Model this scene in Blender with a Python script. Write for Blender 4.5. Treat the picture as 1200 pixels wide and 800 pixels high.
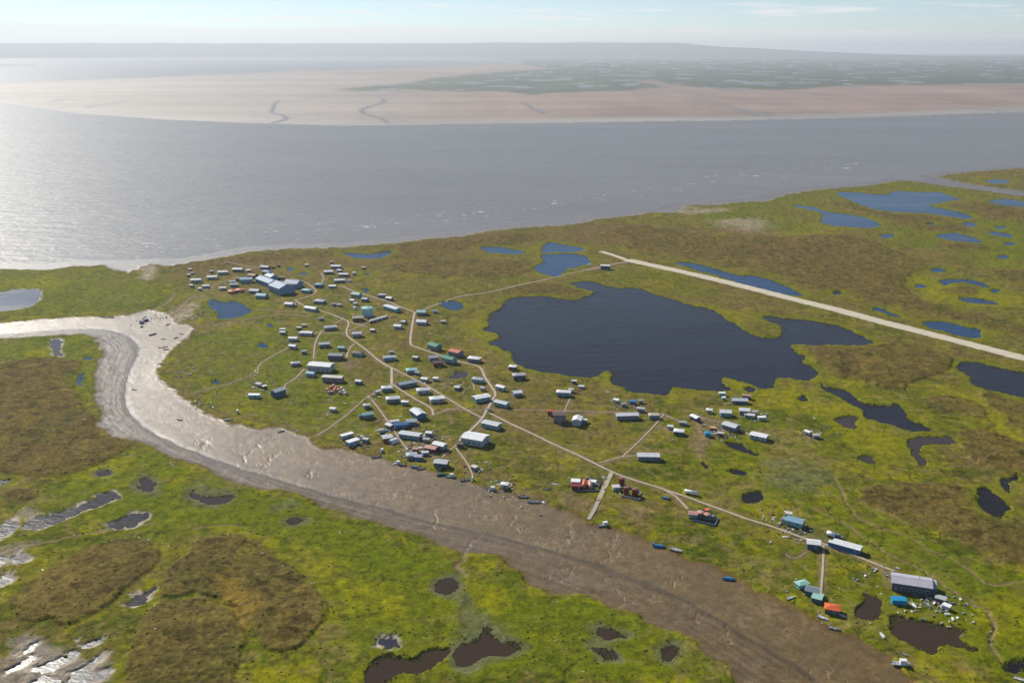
import bpy, bmesh, math, random
import numpy as np
from mathutils import Vector, Matrix
R = math.radians
random.seed(7)
for o in list(bpy.data.objects): bpy.data.objects.remove(o)
SC = bpy.context.scene
COL = SC.collection

# ------------------------------------------------------------------ camera, sky, sun, exposure
CAM_H = 240.0; FPX = 1152.0; HORIZON = 58.0
PITCH = math.atan((400 - HORIZON) / FPX)
cam = bpy.data.objects.new('camera', bpy.data.cameras.new('camera'))
COL.objects.link(cam)
cam.location = (0, 0, CAM_H)
cam.rotation_euler = (math.pi/2 - PITCH, 0, 0)
cam.data.sensor_width = 36; cam.data.lens = FPX/1200*36
cam.data.clip_start = 1; cam.data.clip_end = 200000
SC.camera = cam
SUN_AZ, SUN_EL = R(-37), R(35)
world = bpy.data.worlds.new('World'); SC.world = world; world.use_nodes = True
nt = world.node_tree; nt.nodes.clear()
def N(nt, t, **kw):
    n = nt.nodes.new(t)
    for k, v in kw.items():
        if k in n.inputs.keys(): n.inputs[k].default_value = v
        else: setattr(n, k, v)
    return n
sky = N(nt, 'ShaderNodeTexSky', sky_type='NISHITA', sun_disc=False)
sky.sun_elevation = SUN_EL; sky.sun_rotation = SUN_AZ
sky.altitude = 200; sky.air_density = 0.75; sky.dust_density = 0.05; sky.ozone_density = 3.0
tc = N(nt, 'ShaderNodeTexCoord')
# low bank of cloud lying along the whole horizon, thin streaks above it
sep = N(nt, 'ShaderNodeSeparateXYZ'); nt.links.new(tc.outputs['Generated'], sep.inputs[0])
mp = N(nt, 'ShaderNodeMapping'); mp.inputs['Scale'].default_value = (9, 9, 150)
nt.links.new(tc.outputs['Generated'], mp.inputs[0])
cn = N(nt, 'ShaderNodeTexNoise', Scale=1.0, Detail=7.0, Roughness=0.62); nt.links.new(mp.outputs[0], cn.inputs['Vector'])
mp2 = N(nt, 'ShaderNodeMapping'); mp2.inputs['Scale'].default_value = (2.2, 2.2, 6); mp2.inputs['Location'].default_value = (3.1, 0.7, 0)
nt.links.new(tc.outputs['Generated'], mp2.inputs[0])
cn2 = N(nt, 'ShaderNodeTexNoise', Scale=1.0, Detail=3.0); nt.links.new(mp2.outputs[0], cn2.inputs['Vector'])
def M(nt, op, a, b=None, c=None, clamp=False):
    n = nt.nodes.new('ShaderNodeMath'); n.operation = op; n.use_clamp = clamp
    for i, v in enumerate((a, b, c)):
        if v is None: continue
        if isinstance(v, (int, float)): n.inputs[i].default_value = v
        else: nt.links.new(v, n.inputs[i])
    return n.outputs[0]
# cloud top height varies between about 0.3 and 1.6 degrees
top = M(nt, 'MULTIPLY_ADD', cn2.outputs['Fac'], 0.085, -0.0225)
top = M(nt, 'MULTIPLY_ADD', cn.outputs['Fac'], 0.012, top)
bank = M(nt, 'MULTIPLY', M(nt, 'SUBTRACT', top, sep.outputs['Z']), 220.0, clamp=True)
streak = M(nt, 'MULTIPLY', M(nt, 'SUBTRACT', cn.outputs['Fac'], 0.53), 5.0, clamp=True)
lowz = M(nt, 'SUBTRACT', 1.0, M(nt, 'MULTIPLY', M(nt, 'ABSOLUTE', M(nt, 'SUBTRACT', sep.outputs['Z'], 0.03)), 30.0), clamp=True)
streak = M(nt, 'MULTIPLY', streak, lowz)
fac = M(nt, 'MULTIPLY', M(nt, 'MAXIMUM', M(nt, 'MULTIPLY', bank, 0.65), streak), 0.8, clamp=True)
mixc = N(nt, 'ShaderNodeMix', data_type='RGBA')
nt.links.new(fac, mixc.inputs[0]); nt.links.new(sky.outputs[0], mixc.inputs[6])
mixc.inputs[7].default_value = (8.6, 8.1, 8.2, 1)
bg = N(nt, 'ShaderNodeBackground', Strength=0.086)
mixs = N(nt, 'ShaderNodeMix', data_type='RGBA')   # thin bright streaks of high cloud
nt.links.new(M(nt, 'MULTIPLY', streak, .75), mixs.inputs[0]); nt.links.new(mixc.outputs[2], mixs.inputs[6]); mixs.inputs[7].default_value = (10.5, 10.2, 10.0, 1)
nt.links.new(mixs.outputs[2], bg.inputs['Color'])
out = N(nt, 'ShaderNodeOutputWorld'); nt.links.new(bg.outputs[0], out.inputs['Surface'])
sun = bpy.data.objects.new('sun', bpy.data.lights.new('sun', 'SUN')); COL.objects.link(sun)
sun.data.energy = 4.7; sun.data.angle = R(0.53); sun.data.color = (1.0, 0.94, 0.83)
sd = Vector((math.sin(SUN_AZ)*math.cos(SUN_EL), math.cos(SUN_AZ)*math.cos(SUN_EL), math.sin(SUN_EL)))
sun.rotation_euler = sd.to_track_quat('Z', 'Y').to_euler(); sun.location = sd*3000
SC.view_settings.view_transform = 'Standard'; SC.view_settings.look = 'None'
SC.view_settings.exposure = 0.27; SC.view_settings.gamma = 1.0; SC.view_settings.use_curve_mapping = False
SC.render.engine = 'CYCLES'
SC.cycles.use_denoising = True
SC.cycles.max_bounces = 5; SC.cycles.diffuse_bounces = 2; SC.cycles.glossy_bounces = 3
SC.cycles.volume_bounces = 0; SC.cycles.transmission_bounces = 2
SC.cycles.sample_clamp_indirect = 6.0

# ------------------------------------------------------------------ survey: photo pixel -> metre on the ground
_cp, _sp = math.cos(PITCH), math.sin(PITCH)
def G(x, y, z=0.0):
    """metric ground position of the point surveyed at photo coordinate (x, y)"""
    u = (x-600)/FPX; v = (400-y)/FPX
    dx = u; dy = _cp + v*_sp; dz = -_sp + v*_cp
    t = (z-CAM_H)/dz
    return np.array((dx*t, dy*t))
def GP(s):
    """parse 'x,y x,y ...' into metres"""
    return np.array([G(*map(float, p.split(','))) for p in s.split()])
def smooth_closed(P, n=3):
    for _ in range(n):
        Q = np.roll(P, -1, 0)
        P = np.stack([P*.75+Q*.25, P*.25+Q*.75], 1).reshape(-1, 2)
    return P
def smooth_open(P, n=2):
    for _ in range(n):
        A, B = P[:-1], P[1:]
        P = np.concatenate([P[:1], np.stack([A*.75+B*.25, A*.25+B*.75], 1).reshape(-1, 2), P[-1:]])
    return P

# ------------------------------------------------------------------ numpy noise
_rng = np.random.RandomState(11)
_perm = _rng.permutation(512).astype(np.int32)
_ga = _rng.rand(512)*2*np.pi
_gx, _gy = np.cos(_ga).astype(np.float32), np.sin(_ga).astype(np.float32)
def perlin(x, y):
    xi = np.floor(x).astype(np.int32); yi = np.floor(y).astype(np.int32)
    xf = (x-xi).astype(np.float32); yf = (y-yi).astype(np.float32)
    u = xf*xf*xf*(xf*(xf*6-15)+10); v = yf*yf*yf*(yf*(yf*6-15)+10)
    def g(ix, iy, fx, fy):
        h = _perm[(_perm[ix & 511] + iy) & 511]
        return _gx[h]*fx + _gy[h]*fy
    a = g(xi, yi, xf, yf); b = g(xi+1, yi, xf-1, yf)
    c = g(xi, yi+1, xf, yf-1); d = g(xi+1, yi+1, xf-1, yf-1)
    return ((a+(b-a)*u)*(1-v) + (c+(d-c)*u)*v)*1.4
def fbm(x, y, s, o=3, seed=0, rough=0.5):
    r = 0; amp = 1; tot = 0; f = 1.0/s
    for i in range(o):
        r = r + amp*perlin(x*f+seed*17.3+i*5.1, y*f-seed*9.7+i*3.7); tot += amp
        amp *= rough; f *= 2.03
    return r/tot*1.3
def sst(a, b, x):
    t = np.clip((x-a)/(b-a), 0, 1); return t*t*(3-2*t)
def polysdf(px, py, P, margin):
    """signed distance (inside positive), clipped to -margin far outside"""
    r = np.full(px.shape, -margin, np.float32)
    x0, y0 = P.min(0)-margin; x1, y1 = P.max(0)+margin
    m = np.nonzero((px > x0) & (px < x1) & (py > y0) & (py < y1))[0]
    if not len(m): return r
    X, Y = px[m].astype(np.float32), py[m].astype(np.float32)
    d2 = np.full(X.shape, 1e12, np.float32); ins = np.zeros(X.shape, bool)
    Q = np.roll(P, -1, 0)
    for (ax, ay), (bx, by) in zip(P, Q):
        ex, ey = bx-ax, by-ay; L = ex*ex+ey*ey
        if L < 1e-9: continue
        wx, wy = X-ax, Y-ay
        t = np.clip((wx*ex+wy*ey)/L, 0, 1)
        d2 = np.minimum(d2, (wx-t*ex)**2+(wy-t*ey)**2)
        c = (ay <= Y) != (by <= Y)
        if ey != 0:
            ins ^= c & (X < ax+(Y-ay)/ey*ex)
    d = np.sqrt(d2); r[m] = np.where(ins, d, np.maximum(-d, -margin))
    return r
def linedist(px, py, P, margin):
    r = np.full(px.shape, margin, np.float32)
    x0, y0 = P.min(0)-margin; x1, y1 = P.max(0)+margin
    m = np.nonzero((px > x0) & (px < x1) & (py > y0) & (py < y1))[0]
    if not len(m): return r
    X, Y = px[m], py[m]; d2 = np.full(X.shape, margin**2)
    for (ax, ay), (bx, by) in zip(P[:-1], P[1:]):
        ex, ey = bx-ax, by-ay; L = ex*ex+ey*ey
        if L < 1e-9: continue
        wx, wy = X-ax, Y-ay; t = np.clip((wx*ex+wy*ey)/L, 0, 1)
        d2 = np.minimum(d2, (wx-t*ex)**2+(wy-t*ey)**2)
    r[m] = np.sqrt(d2); return r

# ------------------------------------------------------------------ survey data: water, mud, tundra
SHORE = ("-260,330 -120,322 -60,316 0,315 30,316 57,316 80,312 120,311 135,316 150,320 158,316 166,313 175,309 200,312 240,305 300,294 340,291 400,290 "
 "450,286 490,281 540,277 570,271 600,268 618,266 640,265 680,262 700,256 740,253 760,249 795,249 805,240 840,240 865,237 "
 "900,236 920,228 960,222 1000,219 1020,217 1055,211 1078,213.5 1100,217 1130,220.5 1160,224.5 1200,230 1260,238 1340,246 1420,240 1300,230 1200,224.5 1160,219 1130,214.5 1110,210.5 1098,206.5 1130,202 1200,197 1300,190 1500,180")
FARSHORE = "-300,100 -60,106 0,118 40,125 100,133 200,140 300,144 400,147 500,146 700,143 860,141 1000,138 1200,131 1500,120"
CREEK_R = ("-60,382 0,378 25,376 60,373 100,371 140,371 160,366 168,362 190,364 205,370 206,378 228,383 226,390 215,400 200,412 192,428 184,436 195,450 "
 "215,463 240,481 262,492 285,499 300,502 318,501 340,500 362,511 372,523 400,525 420,528 440,535 480,545 520,553 560,565 590,574 620,583 650,592 "
 "680,607 700,615 735,622 760,631 790,645 830,660 870,676 900,695 935,715 960,723 990,735 1010,750 1040,765 1070,790 1085,803 1160,880")
CREEK_L = ("-60,400 0,397 20,397 60,393 105,393 118,402 118,415 113,425 108,440 108,470 118,480 113,500 125,510 140,515 160,518 180,528 205,537 240,550 "
 "280,572 340,576 360,586 400,603 450,618 490,628 520,640 535,648 540,657 550,648 580,652 600,660 615,675 625,690 650,697 690,697 720,715 760,735 "
 "800,747 830,765 850,780 868,800 900,880")
THALWEG = ("-60,395 0,391 50,387 100,384 130,386 155,395 163,408 158,420 148,440 145,470 152,485 175,505 200,517 240,533 300,554 350,568 400,583 "
 "440,592 500,610 560,622 600,632 650,645 700,660 750,680 800,700 850,730 900,760 950,790 1000,830")
# ponds: kind | outline.  d dark lake, b open blue, m muddy brown, w pale shallow with white mud rim, g drying pond with grey sedge rim
PONDS = """d|572,375 575,368 588,361 592,354 600,349 640,347 660,352 680,351 702,343 685,339 667,333 680,329 700,331 715,338 755,338 765,345 785,350 800,355 815,360 835,362 845,372 862,380 875,390 895,397 912,397 919,388 916,381 903,378 893,372 898,370 925,374 950,376 985,382 1005,392 1027,402 1020,405 1000,407 960,405 930,403 926,406 930,412 945,418 937,424 955,432 961,440 950,446 935,445 922,443 905,443 906,455 890,457 880,450 860,444 845,442 843,446 855,456 850,459 830,458 812,457 795,453 785,455 783,463 770,462 745,461 735,457 722,451 718,446 717,438 711,433 705,436 703,441 690,443 660,440 635,436 614,431 601,422 603,415 589,409 571,402 590,394 578,389 562,387 575,381
b|789,308 800,307 815,309 825,312 845,317 865,324 880,323 900,327 920,335 930,340 943,346 940,348 915,344 890,338 865,331 840,323 815,316
b|1079,380 1090,377 1110,377 1130,384 1148,386 1150,392 1143,397 1125,394 1100,387
d|1120,432 1130,425 1145,424 1165,430 1200,437 1290,455 1290,482 1200,467 1170,459 1150,455 1138,448 1140,443
d|960,447 968,455 990,457 1000,463 1005,470 1020,475 1040,477 1050,473 1058,475 1062,490 1080,498 1097,505 1075,505 1063,505 1045,497 1025,493 1010,488 1012,482 995,472 980,463 965,456
m|1063,518 1075,512 1100,513 1115,511 1121,519 1110,521 1090,520 1072,523 1082,535 1086,545 1077,547 1070,532
m|980,492 990,488 1008,488 1000,496 1002,503 990,502
m|1005,535 1020,533 1026,540 1022,545 1012,541
d|1145,575 1155,571 1165,577 1175,588 1184,595 1180,600 1172,603 1175,609 1160,605 1150,597 1148,585
d|1170,563 1180,561 1192,556 1193,561 1182,565 1187,578 1178,574
m|1043,722 1052,723 1066,727 1080,728 1098,732 1112,735 1128,736 1128,740 1122,744 1130,754 1144,761 1138,763 1120,759 1108,754 1100,756 1098,764 1090,768 1076,762 1060,752 1048,742 1042,732
m|1012,695 1022,698 1032,702 1033,715 1028,723 1016,728 1003,724 998,718 1008,710 1012,702
d|872,581 880,578 891,576 894,580 890,586 878,590 873,587
d|853,552 865,551 875,554 872,557 857,556
d|823,544 828,543 832,548 829,551
d|848,520 860,519 875,524 885,531 888,535 880,534 868,528 855,524
d|872,455 880,454 885,457 882,461 874,459
d|935,466 940,463 946,467 944,472 937,471
b|245,351 251,351 257,354 264,354 278,353 284,356 288,361 297,364 290,369 275,372 264,374 257,374 256,366 249,362 245,355
b|514,355 521,353 536,353 544,359 539,365 528,363 521,362
b|561,291 570,289 590,290 602,293 617,296 606,298 596,298 580,296 568,295
b|639,285 649,284 664,288 686,291 678,295 660,296 636,296 634,294
b|635,299 650,298 680,298 694,304 688,309 678,313 664,315 661,320 654,325 642,323 630,318 624,314 640,307 634,301
b|401,296 415,297 427,298 433,299 445,296 463,294 455,299 439,304 431,303 413,302
b|977,226 1000,225 1020,228 1040,229 1046,224 1068,225 1088,226 1100,225 1112,229 1120,233 1136,233 1116,235 1100,238 1084,240 1100,244 1120,248 1134,251 1141,257 1120,255 1096,251 1080,249 1056,249 1036,247 1018,244 1002,238 990,232
b|927,240 940,241 956,243 966,248 990,251 1014,255 1026,260 1033,265 1018,267 990,266 966,263 962,259 966,250 950,246
b|1094,276 1116,273 1132,275 1152,283 1146,285 1126,283 1106,281
b|1157,237 1172,233 1188,234 1215,240 1205,243 1182,242 1170,240
b|1155,273 1170,271 1186,276 1187,279 1172,277
b|1100,332 1105,328 1130,327 1150,331 1162,338 1150,336 1135,331 1115,331 1108,335
b|1120,350 1140,349 1158,352 1176,358 1152,356 1134,355
b|1090,315 1104,314 1108,318 1094,320
b|1021,360 1032,361 1050,369 1056,373 1044,369 1026,364
b|1073,333 1084,334 1083,338 1074,337
b|975,343 988,342 990,345 978,346
b|1154,211 1180,210 1184,215 1160,215
w|-40,352 0,344 16,340 40,339 48,341 47,346 43,355 26,362 0,365 -40,368
w|58,402 66,398 73,399 70,407 71,413 74,418 68,416 62,408
b|97,420 108,418 111,420 102,423
b|92,447 95,437 98,436 97,446 93,454
b|0,563 12,562 8,566 0,568
w|-30,628 0,621 10,612 20,608 17,614 16,622 0,632 -30,640
w|26,616 38,610 48,606 66,602 86,598 100,592 112,586 120,580 138,579 140,582 130,587 112,595 100,598 80,606 66,612 48,618 30,620
w|126,616 140,608 152,605 160,602 173,606 164,613 148,618 130,619
w|16,655 22,648 33,649 32,655 22,660
w|-8,656 0,652 6,653 4,660 -4,663
w|-10,684 0,678 10,673 15,676 10,682 0,688
g|112,555 118,552 127,553 127,557 115,558
g|163,565 170,560 178,562 180,570 176,577 168,575
g|222,580 228,578 236,584 255,584 272,580 270,587 255,591 240,591
w|147,711 157,704 168,696 180,688 177,695 170,705 157,710
w|45,786 52,779 70,772 84,766 87,769 77,777 66,784 58,786 49,788
w|3,786 23,779 38,771 39,774 26,783 16,787 5,789
w|32,804 42,795 59,792 65,798 63,806 45,812
w|84,794 91,784 101,781 105,789 112,799 104,808 86,808
w|94,758 103,751 115,748 119,750 108,756 98,760
w|103,777 112,770 122,767 121,770 112,778 105,781
w|114,793 122,788 124,790 116,797
w|28,760 40,756 43,759 34,763
m|431,790 435,781 445,770 458,768 470,772 487,771 498,765 514,762 526,758 523,768 505,782 491,792 477,790 460,794 452,799 438,806 430,800
g|531,763 540,757 557,753 566,747 568,739 575,736 577,746 582,753 592,757 601,753 611,756 608,761 592,769 575,767 561,772 547,781 536,779 533,772
w|450,753 459,746 466,753 465,759 454,760
g|513,688 522,678 536,678 538,684 526,694 516,694
g|697,737 708,735 726,743 735,747 721,748 706,749
g|689,757 703,760 724,767 717,773 706,766
g|775,767 789,757 795,760 791,768 780,775
g|336,608 356,609 348,616 338,614
d|1178,778 1188,773 1220,771 1220,790 1186,789 1178,784
b|311,382 316,379 322,383 316,385
b|300,406 306,402 315,404 311,408
b|335,315 342,313 345,316 339,318
b|351,321 358,319 361,322 355,323
b|248,447 256,445 257,450 249,451
g|526,443 533,437 548,436 543,441 530,444
b|425,341 432,337 433,341 428,344
b|428,321 433,319 432,325
b|1128,262 1140,260 1146,264 1134,266
b|1175,285 1188,284 1190,287 1178,288
b|1168,300 1182,299 1180,303 1170,303
b|1085,262 1098,261 1096,264 1087,264
b|1160,340 1172,339 1170,343 1162,343
b|1030,276 1045,274 1050,277 1036,279
b|1165,266 1180,265 1178,268 1168,269"""
# raised tundra plateaus: height | outline
PLATEAUS = """1.6|-90,445 0,430 10,425 30,422 60,420 90,423 97,428 88,440 85,450 90,465 97,478 110,485 112,498 118,507 130,513 150,518 156,524 140,533 110,547 80,558 50,561 20,559 0,553 -90,545
2.2|12,710 20,697 40,680 80,655 110,640 140,632 165,632 185,645 190,655 180,668 160,680 140,695 130,708 115,718 90,733 62,733 60,727 35,731 20,727
2.0|187,700 190,690 200,668 220,645 245,630 270,625 290,630 310,640 325,655 345,668 370,690 385,710 378,732 368,745 358,755 345,762 325,768 310,760 297,745 290,730 283,715 262,707 248,701 225,695 205,702
2.0|140,805 150,770 160,740 175,715 195,707 225,703 250,706 272,716 283,735 290,755 280,775 273,800 268,860 140,860
0.9|5,578 20,572 40,575 48,582 30,588 10,586
1.0|690,278 740,262 800,272 880,280 950,275 1000,275 1040,290 1080,308 1090,315 1062,322 1056,335 1070,348 1100,362 1140,370 1190,378 1210,395 1160,385 1120,374 1080,366 1040,356 1000,350 950,338 900,318 850,308 800,302 740,292
1.2|948,412 985,400 1030,404 1060,402 1110,416 1120,426 1108,436 1078,446 1064,450 1062,458 1045,459 1020,450 995,445 975,435 962,425
1.0|1078,467 1110,464 1140,470 1158,484 1158,491 1140,490 1118,482 1100,486 1085,478
0.9|1000,573 1040,568 1090,565 1140,572 1150,600 1180,612 1230,625 1230,680 1180,660 1140,645 1100,622 1060,607 1020,595 1005,585
0.9|1120,502 1160,506 1200,520 1240,540 1240,580 1200,560 1160,550 1125,530
0.9|1140,452 1165,462 1200,475 1260,490 1260,530 1200,510 1175,492 1150,468
1.0|1000,234 1020,246 1050,252 1090,254 1120,260 1135,268 1120,272 1080,270 1040,262 1030,252 1000,246 975,240
1.0|1110,240 1150,236 1200,246 1260,252 1260,262 1200,256 1150,256 1125,250
1.0|1110,284 1150,286 1160,292 1130,294 1095,288
0.8|1095,340 1130,335 1150,340 1140,348 1110,346
0.8|925,404 980,408 1000,420 1010,440 985,445 965,432 945,415
0.8|440,292 480,284 560,276 610,272 632,280 600,288 560,288 520,300 480,305 450,302
0.7|455,310 500,306 560,303 620,306 628,318 600,325 540,326 490,322 460,318
0.8|575,345 620,332 660,333 665,340 690,342 680,348 640,344 610,344
0.7|1150,318 1200,315 1250,320 1250,330 1190,332
0.7|190,310 260,304 330,295 400,293 395,300 330,305 270,312 210,318"""
# soft tinted patches: colour key, strength, softness in metres | outline
PATCHES = """gold,.8,4|262,672 270,665 268,680 280,688 295,700 303,712 292,718 283,712 270,706 250,690
gold,.7,3|276,700 286,714 292,732 290,760 284,740 278,720
gold,.5,6|25,485 40,478 48,490 35,500
lush,1,10|100,530 160,520 200,540 280,575 340,590 420,615 520,650 560,660 520,690 460,690 400,660 330,640 280,612 200,620 150,625 100,600 60,580
lush,.9,10|380,660 430,650 520,690 600,670 640,700 700,705 760,745 820,765 850,800 500,800 420,760
yel,.9,10|330,625 350,630 380,660 420,690 480,705 470,725 420,705 380,680 345,655
yel,.8,8|120,535 160,532 165,545 130,558 90,570 80,562
yel,.8,6|190,555 215,560 210,572 190,572
yel,.8,6|560,690 600,690 590,715 565,712
lush,.9,10|950,600 990,590 1060,620 1130,655 1200,680 1240,720 1240,800 1150,800 1100,700 1040,650 980,625
yel,.6,8|1140,700 1200,690 1220,740 1180,760 1140,740
lush,.7,14|0,318 60,317 120,313 170,325 200,340 170,360 100,366 0,372
yel,.55,14|0,325 60,325 100,330 60,345 0,340
lush,.8,8|0,400 60,394 110,395 115,430 108,470 90,470 80,440 90,425 40,420 0,425
yel,.7,5|30,412 60,408 70,416 40,420
lush,.8,10|225,395 300,380 420,400 440,440 440,500 420,520 340,500 260,485 200,445
yel,.5,8|240,455 300,470 330,490 290,495 250,475
yel,.7,8|550,375 575,380 588,395 600,415 570,410 540,390
yel,.7,6|700,435 715,435 718,450 705,455
yel,.8,8|785,455 800,457 795,480 770,475
yel,.8,8|840,442 870,445 900,458 930,448 960,470 940,490 900,475 860,455
yel,.8,10|960,470 1000,478 1020,500 1060,510 1050,540 1000,530 970,500
yel,.7,8|1060,450 1090,455 1150,460 1180,500 1190,520 1160,500 1100,462
yel,.7,10|930,405 950,420 970,440 1000,450 990,456 955,438
yel,.6,8|1060,310 1090,325 1140,345 1180,352 1140,365 1080,350 1058,330
yel,.6,10|1140,300 1200,305 1210,318 1150,315
yel,.6,10|800,360 840,355 880,372 860,382 845,370
yel,.5,12|960,262 1000,270 960,280 900,280 930,265
yel,.4,14|0,600 30,640 60,640 120,620 60,670 0,720
yel,.6,5|180,640 200,640 190,690 160,720 150,700 180,670
lush,.6,14|800,245 860,240 960,225 980,232 920,245 900,262 820,262
lush,.6,10|700,320 760,315 830,335 850,350 780,345 720,330
brown,.7,20|480,285 640,270 760,262 780,290 720,290 640,280 560,300 480,320
brown,.6,14|200,318 260,310 330,300 420,300 400,310 300,320 220,330
brown,.6,8|400,420 440,415 455,440 430,460 410,450
brown,.5,8|600,480 640,485 640,530 600,520 590,495
brown,.5,8|655,500 720,495 760,510 730,530 690,525
brown,.5,8|470,395 480,400 478,415 460,400
brown,.45,8|510,560 570,540 600,560 640,585 600,575
dirt,.8,5|808,488 835,488 830,520 820,545 812,520
dirt,.7,5|838,492 850,490 846,505 836,508
dirt,.7,5|935,625 975,635 960,642 930,632
dirt,.7,5|1020,662 1030,660 1050,672 1035,680
dirt,.8,3|400,431 407,424 419,427 410,435
dirt,.5,6|470,515 500,520 510,535 490,545 465,530
dirt,.7,8|590,575 625,575 640,590 610,588
dirt,.7,5|655,575 680,582 700,590 690,600 660,592
dirt,.6,5|735,600 750,595 765,612 745,615
dirt,.6,6|800,625 825,630 820,640 800,635
dirt,.6,5|840,635 865,640 860,650 842,645
dirt,.6,8|995,705 1010,715 1020,745 1000,735
dirt,.6,6|1032,712 1042,715 1035,735 1025,740
dirt,.6,10|840,272 860,268 905,270 910,276 870,275
pale,.6,10|840,258 880,256 912,264 890,270 850,266
pale,.9,4|160,325 170,318 176,308 185,318 182,328 170,330
pale,.7,10|790,246 840,243 850,247 810,252
pale,.8,5|200,365 235,350 240,345 232,360 215,380 200,380
gold,.4,8|750,330 785,328 792,338 760,342
gold,.5,8|1005,425 1015,420 1022,428 1008,432
reed,.8,4|158,560 175,552 188,562 192,580 175,584 158,580
reed,.8,4|212,578 225,570 250,572 275,575 275,590 240,598 220,592
reed,.7,4|520,690 545,690 552,712 575,730 600,735 612,752 590,775 560,780 540,790 530,770 540,745 548,730
reed,.7,4|505,682 520,674 542,676 542,690 525,698 512,698
reed,.6,3|315,598 345,588 360,590 340,600 318,602
reed,.6,8|900,540 950,545 980,560 960,585 900,575 870,560
reed,.5,8|925,615 960,620 1000,645 990,655 940,625
lush,.85,12|1140,258 1200,262 1240,300 1180,300 1150,290 1160,275
lush,.85,12|1040,262 1090,272 1100,290 1070,292 1050,280
lush,.75,12|880,262 940,258 965,270 920,275
yel,.8,10|1062,318 1100,335 1190,345 1230,352 1180,362 1110,352 1070,340
lush,.8,12|1120,296 1200,292 1240,312 1160,318
lush,.7,12|1000,219 1060,212 1110,220 1180,230 1120,228 1050,222 1000,224
brown,.75,12|840,285 960,282 1040,298 1048,318 1000,336 920,322 850,304
brown,.7,12|640,268 700,262 740,258 760,285 700,284 650,278
grey,.9,3|-30,790 0,778 20,768 18,750 30,745 45,755 62,760 76,764 96,764 104,772 124,766 127,790 115,806 -30,850
grey,.7,3|12,602 40,594 56,600 40,608 24,612
grey,.6,3|-30,650 10,635 30,636 60,632 30,645 10,660 -30,670"""
MUDPATH = """2.2|0,648 20,640 50,636 75,632 100,625 130,622 165,616 180,613
1.2|230,622 250,615 275,616 285,618
1.2|0,690 25,655
1.5|975,560 984,572 992,588 1000,604 1012,612 1030,618 1055,625 1075,635 1090,648 1110,652 1125,660 1140,672 1150,682 1165,686 1200,682
1.6|925,600 945,592 965,602 990,615 1015,632 1035,648 1060,660 1090,672 1110,690 1130,700 1150,712 1170,735 1160,750 1165,770 1190,790
1.0|1030,545 1045,548 1080,552 1110,548 1140,545 1170,530
2.6|556,634 549,643 545,652 541,658 536,665 542,672 546,674"""
RILLS = """566,622 562,628 552,632 549,643 544,650 540,658 536,666 546,672
300,520 298,528 288,534 286,540
328,530 312,540 308,546
364,550 362,560
666,620 665,635 655,638 640,632
722,628 715,640 716,650 712,658
672,662 670,668 668,675 655,682
709,674 714,684 722,690 728,698 733,705 722,712
767,695 762,705
816,715 820,728
850,730 854,740 857,752
508,600 512,612 506,625
603,604 598,612 601,618 608,622
798,672 795,680 790,686
966,782 975,795 985,805
242,516 238,524"""

BOARDWALKS = """2.0|684,318 660,323 640,328 600,337 575,343 540,348 520,354 505,360 487,368
2.4|486,367 483.5,379 480,404 485,407 500,412 515,417 537,425 548,427 560,430 565,434 567.5,442 575,453 581.5,462 577,470 571,481 566,490 562,495 552,505 538,518
2.0|486,367 470,361 454,354 436,349 424,345 412,341 403,337 397,336
2.0|346,353 355,359 377,365.5 389,369 401,374.5 410,378 404.5,392 413,400 417,402 429,411 441,421.5 450,428 459,432
1.6|410,378 415,380 430,384
2.6|459,432 459,451
2.0|459,451 470,458 485,468 500,476 507,481 507.5,488
1.8|441,421.5 455,430 470,437.5 485,445 500,452.5 521,466 538,476.5 551,484 565,491
2.2|574,485.5 583,490 604,500.5 625,510 647,521 665,529 687,539.5 716,554 733,561 760,569 778,575 795,580.5 825,591 852,601 877,610.5 907,619.5 942,632.5 960,637 978,643 1005,653.5 1027,663 1048,671
1.6|778,575.5 790,581.5 799,590 806,598
1.5|965,640 964.5,662 961.5,700 960,706
1.2|702,544 729,537 746,535
1.3|729,537 755,512.5 777,488.5 777.5,486
1.1|459,451 431,465 410,485 380,507 371,512
1.2|431,465 440,474.5 455,495.5 470,518 478,528.5
1.3|357,433.5 345,446 333,451.5 334.5,460
1.0|337,409 319,418.5 303,428 301.5,439.5
1.4|377,388.5 370,400.5 368,412 367.5,421
1.2|367,392 377,391 384,391 405,392
1.2|402,375 393,379.5
1.2|408,389 420,384 430,379
1.6|415,404 409,409.5 406,420
1.2|535,522.5 518,537.5
1.2|534,526 543,537.5 550,548 554,558
1.1|507.5,488 524,482 539,479
1.0|661,484 668,467.5
1.0|554,447 556,458
1.3|780,488 795,494 805,498
1.3|864,503.5 882,513
1.4|341,327 358,331 368,338.5 371.5,342 365,347.5 346,353
1.2|376,320.5 380,326.5 377,332.5"""
TRAILS = """1.6|520,481 565,481.7 598,481 640,482 665,483 719,484 777,486
1.8|240,342 249,335.5 257,332 270,328 280,325
1.8|228,347 219,353.5 209,365.5 200,372
1.3|297,363 314,364 335,366 360,367 374,366
1.3|249,383 267,378 293,374 314,371 332,369 360,371.5
3.0|267,308.5 284,311.5 303,314.5 312,316
1.3|226,462 250,456 270,450 296,441
1.3|771,500.5 780,504 790,508
1.3|816,488.5 840,494.5
1.2|490,495.5 485,504.5
1.0|548,511 566,503 572,500
1.4|205,345 196,356 182,364
1.0|945,648 930,658 920,650"""

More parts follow.
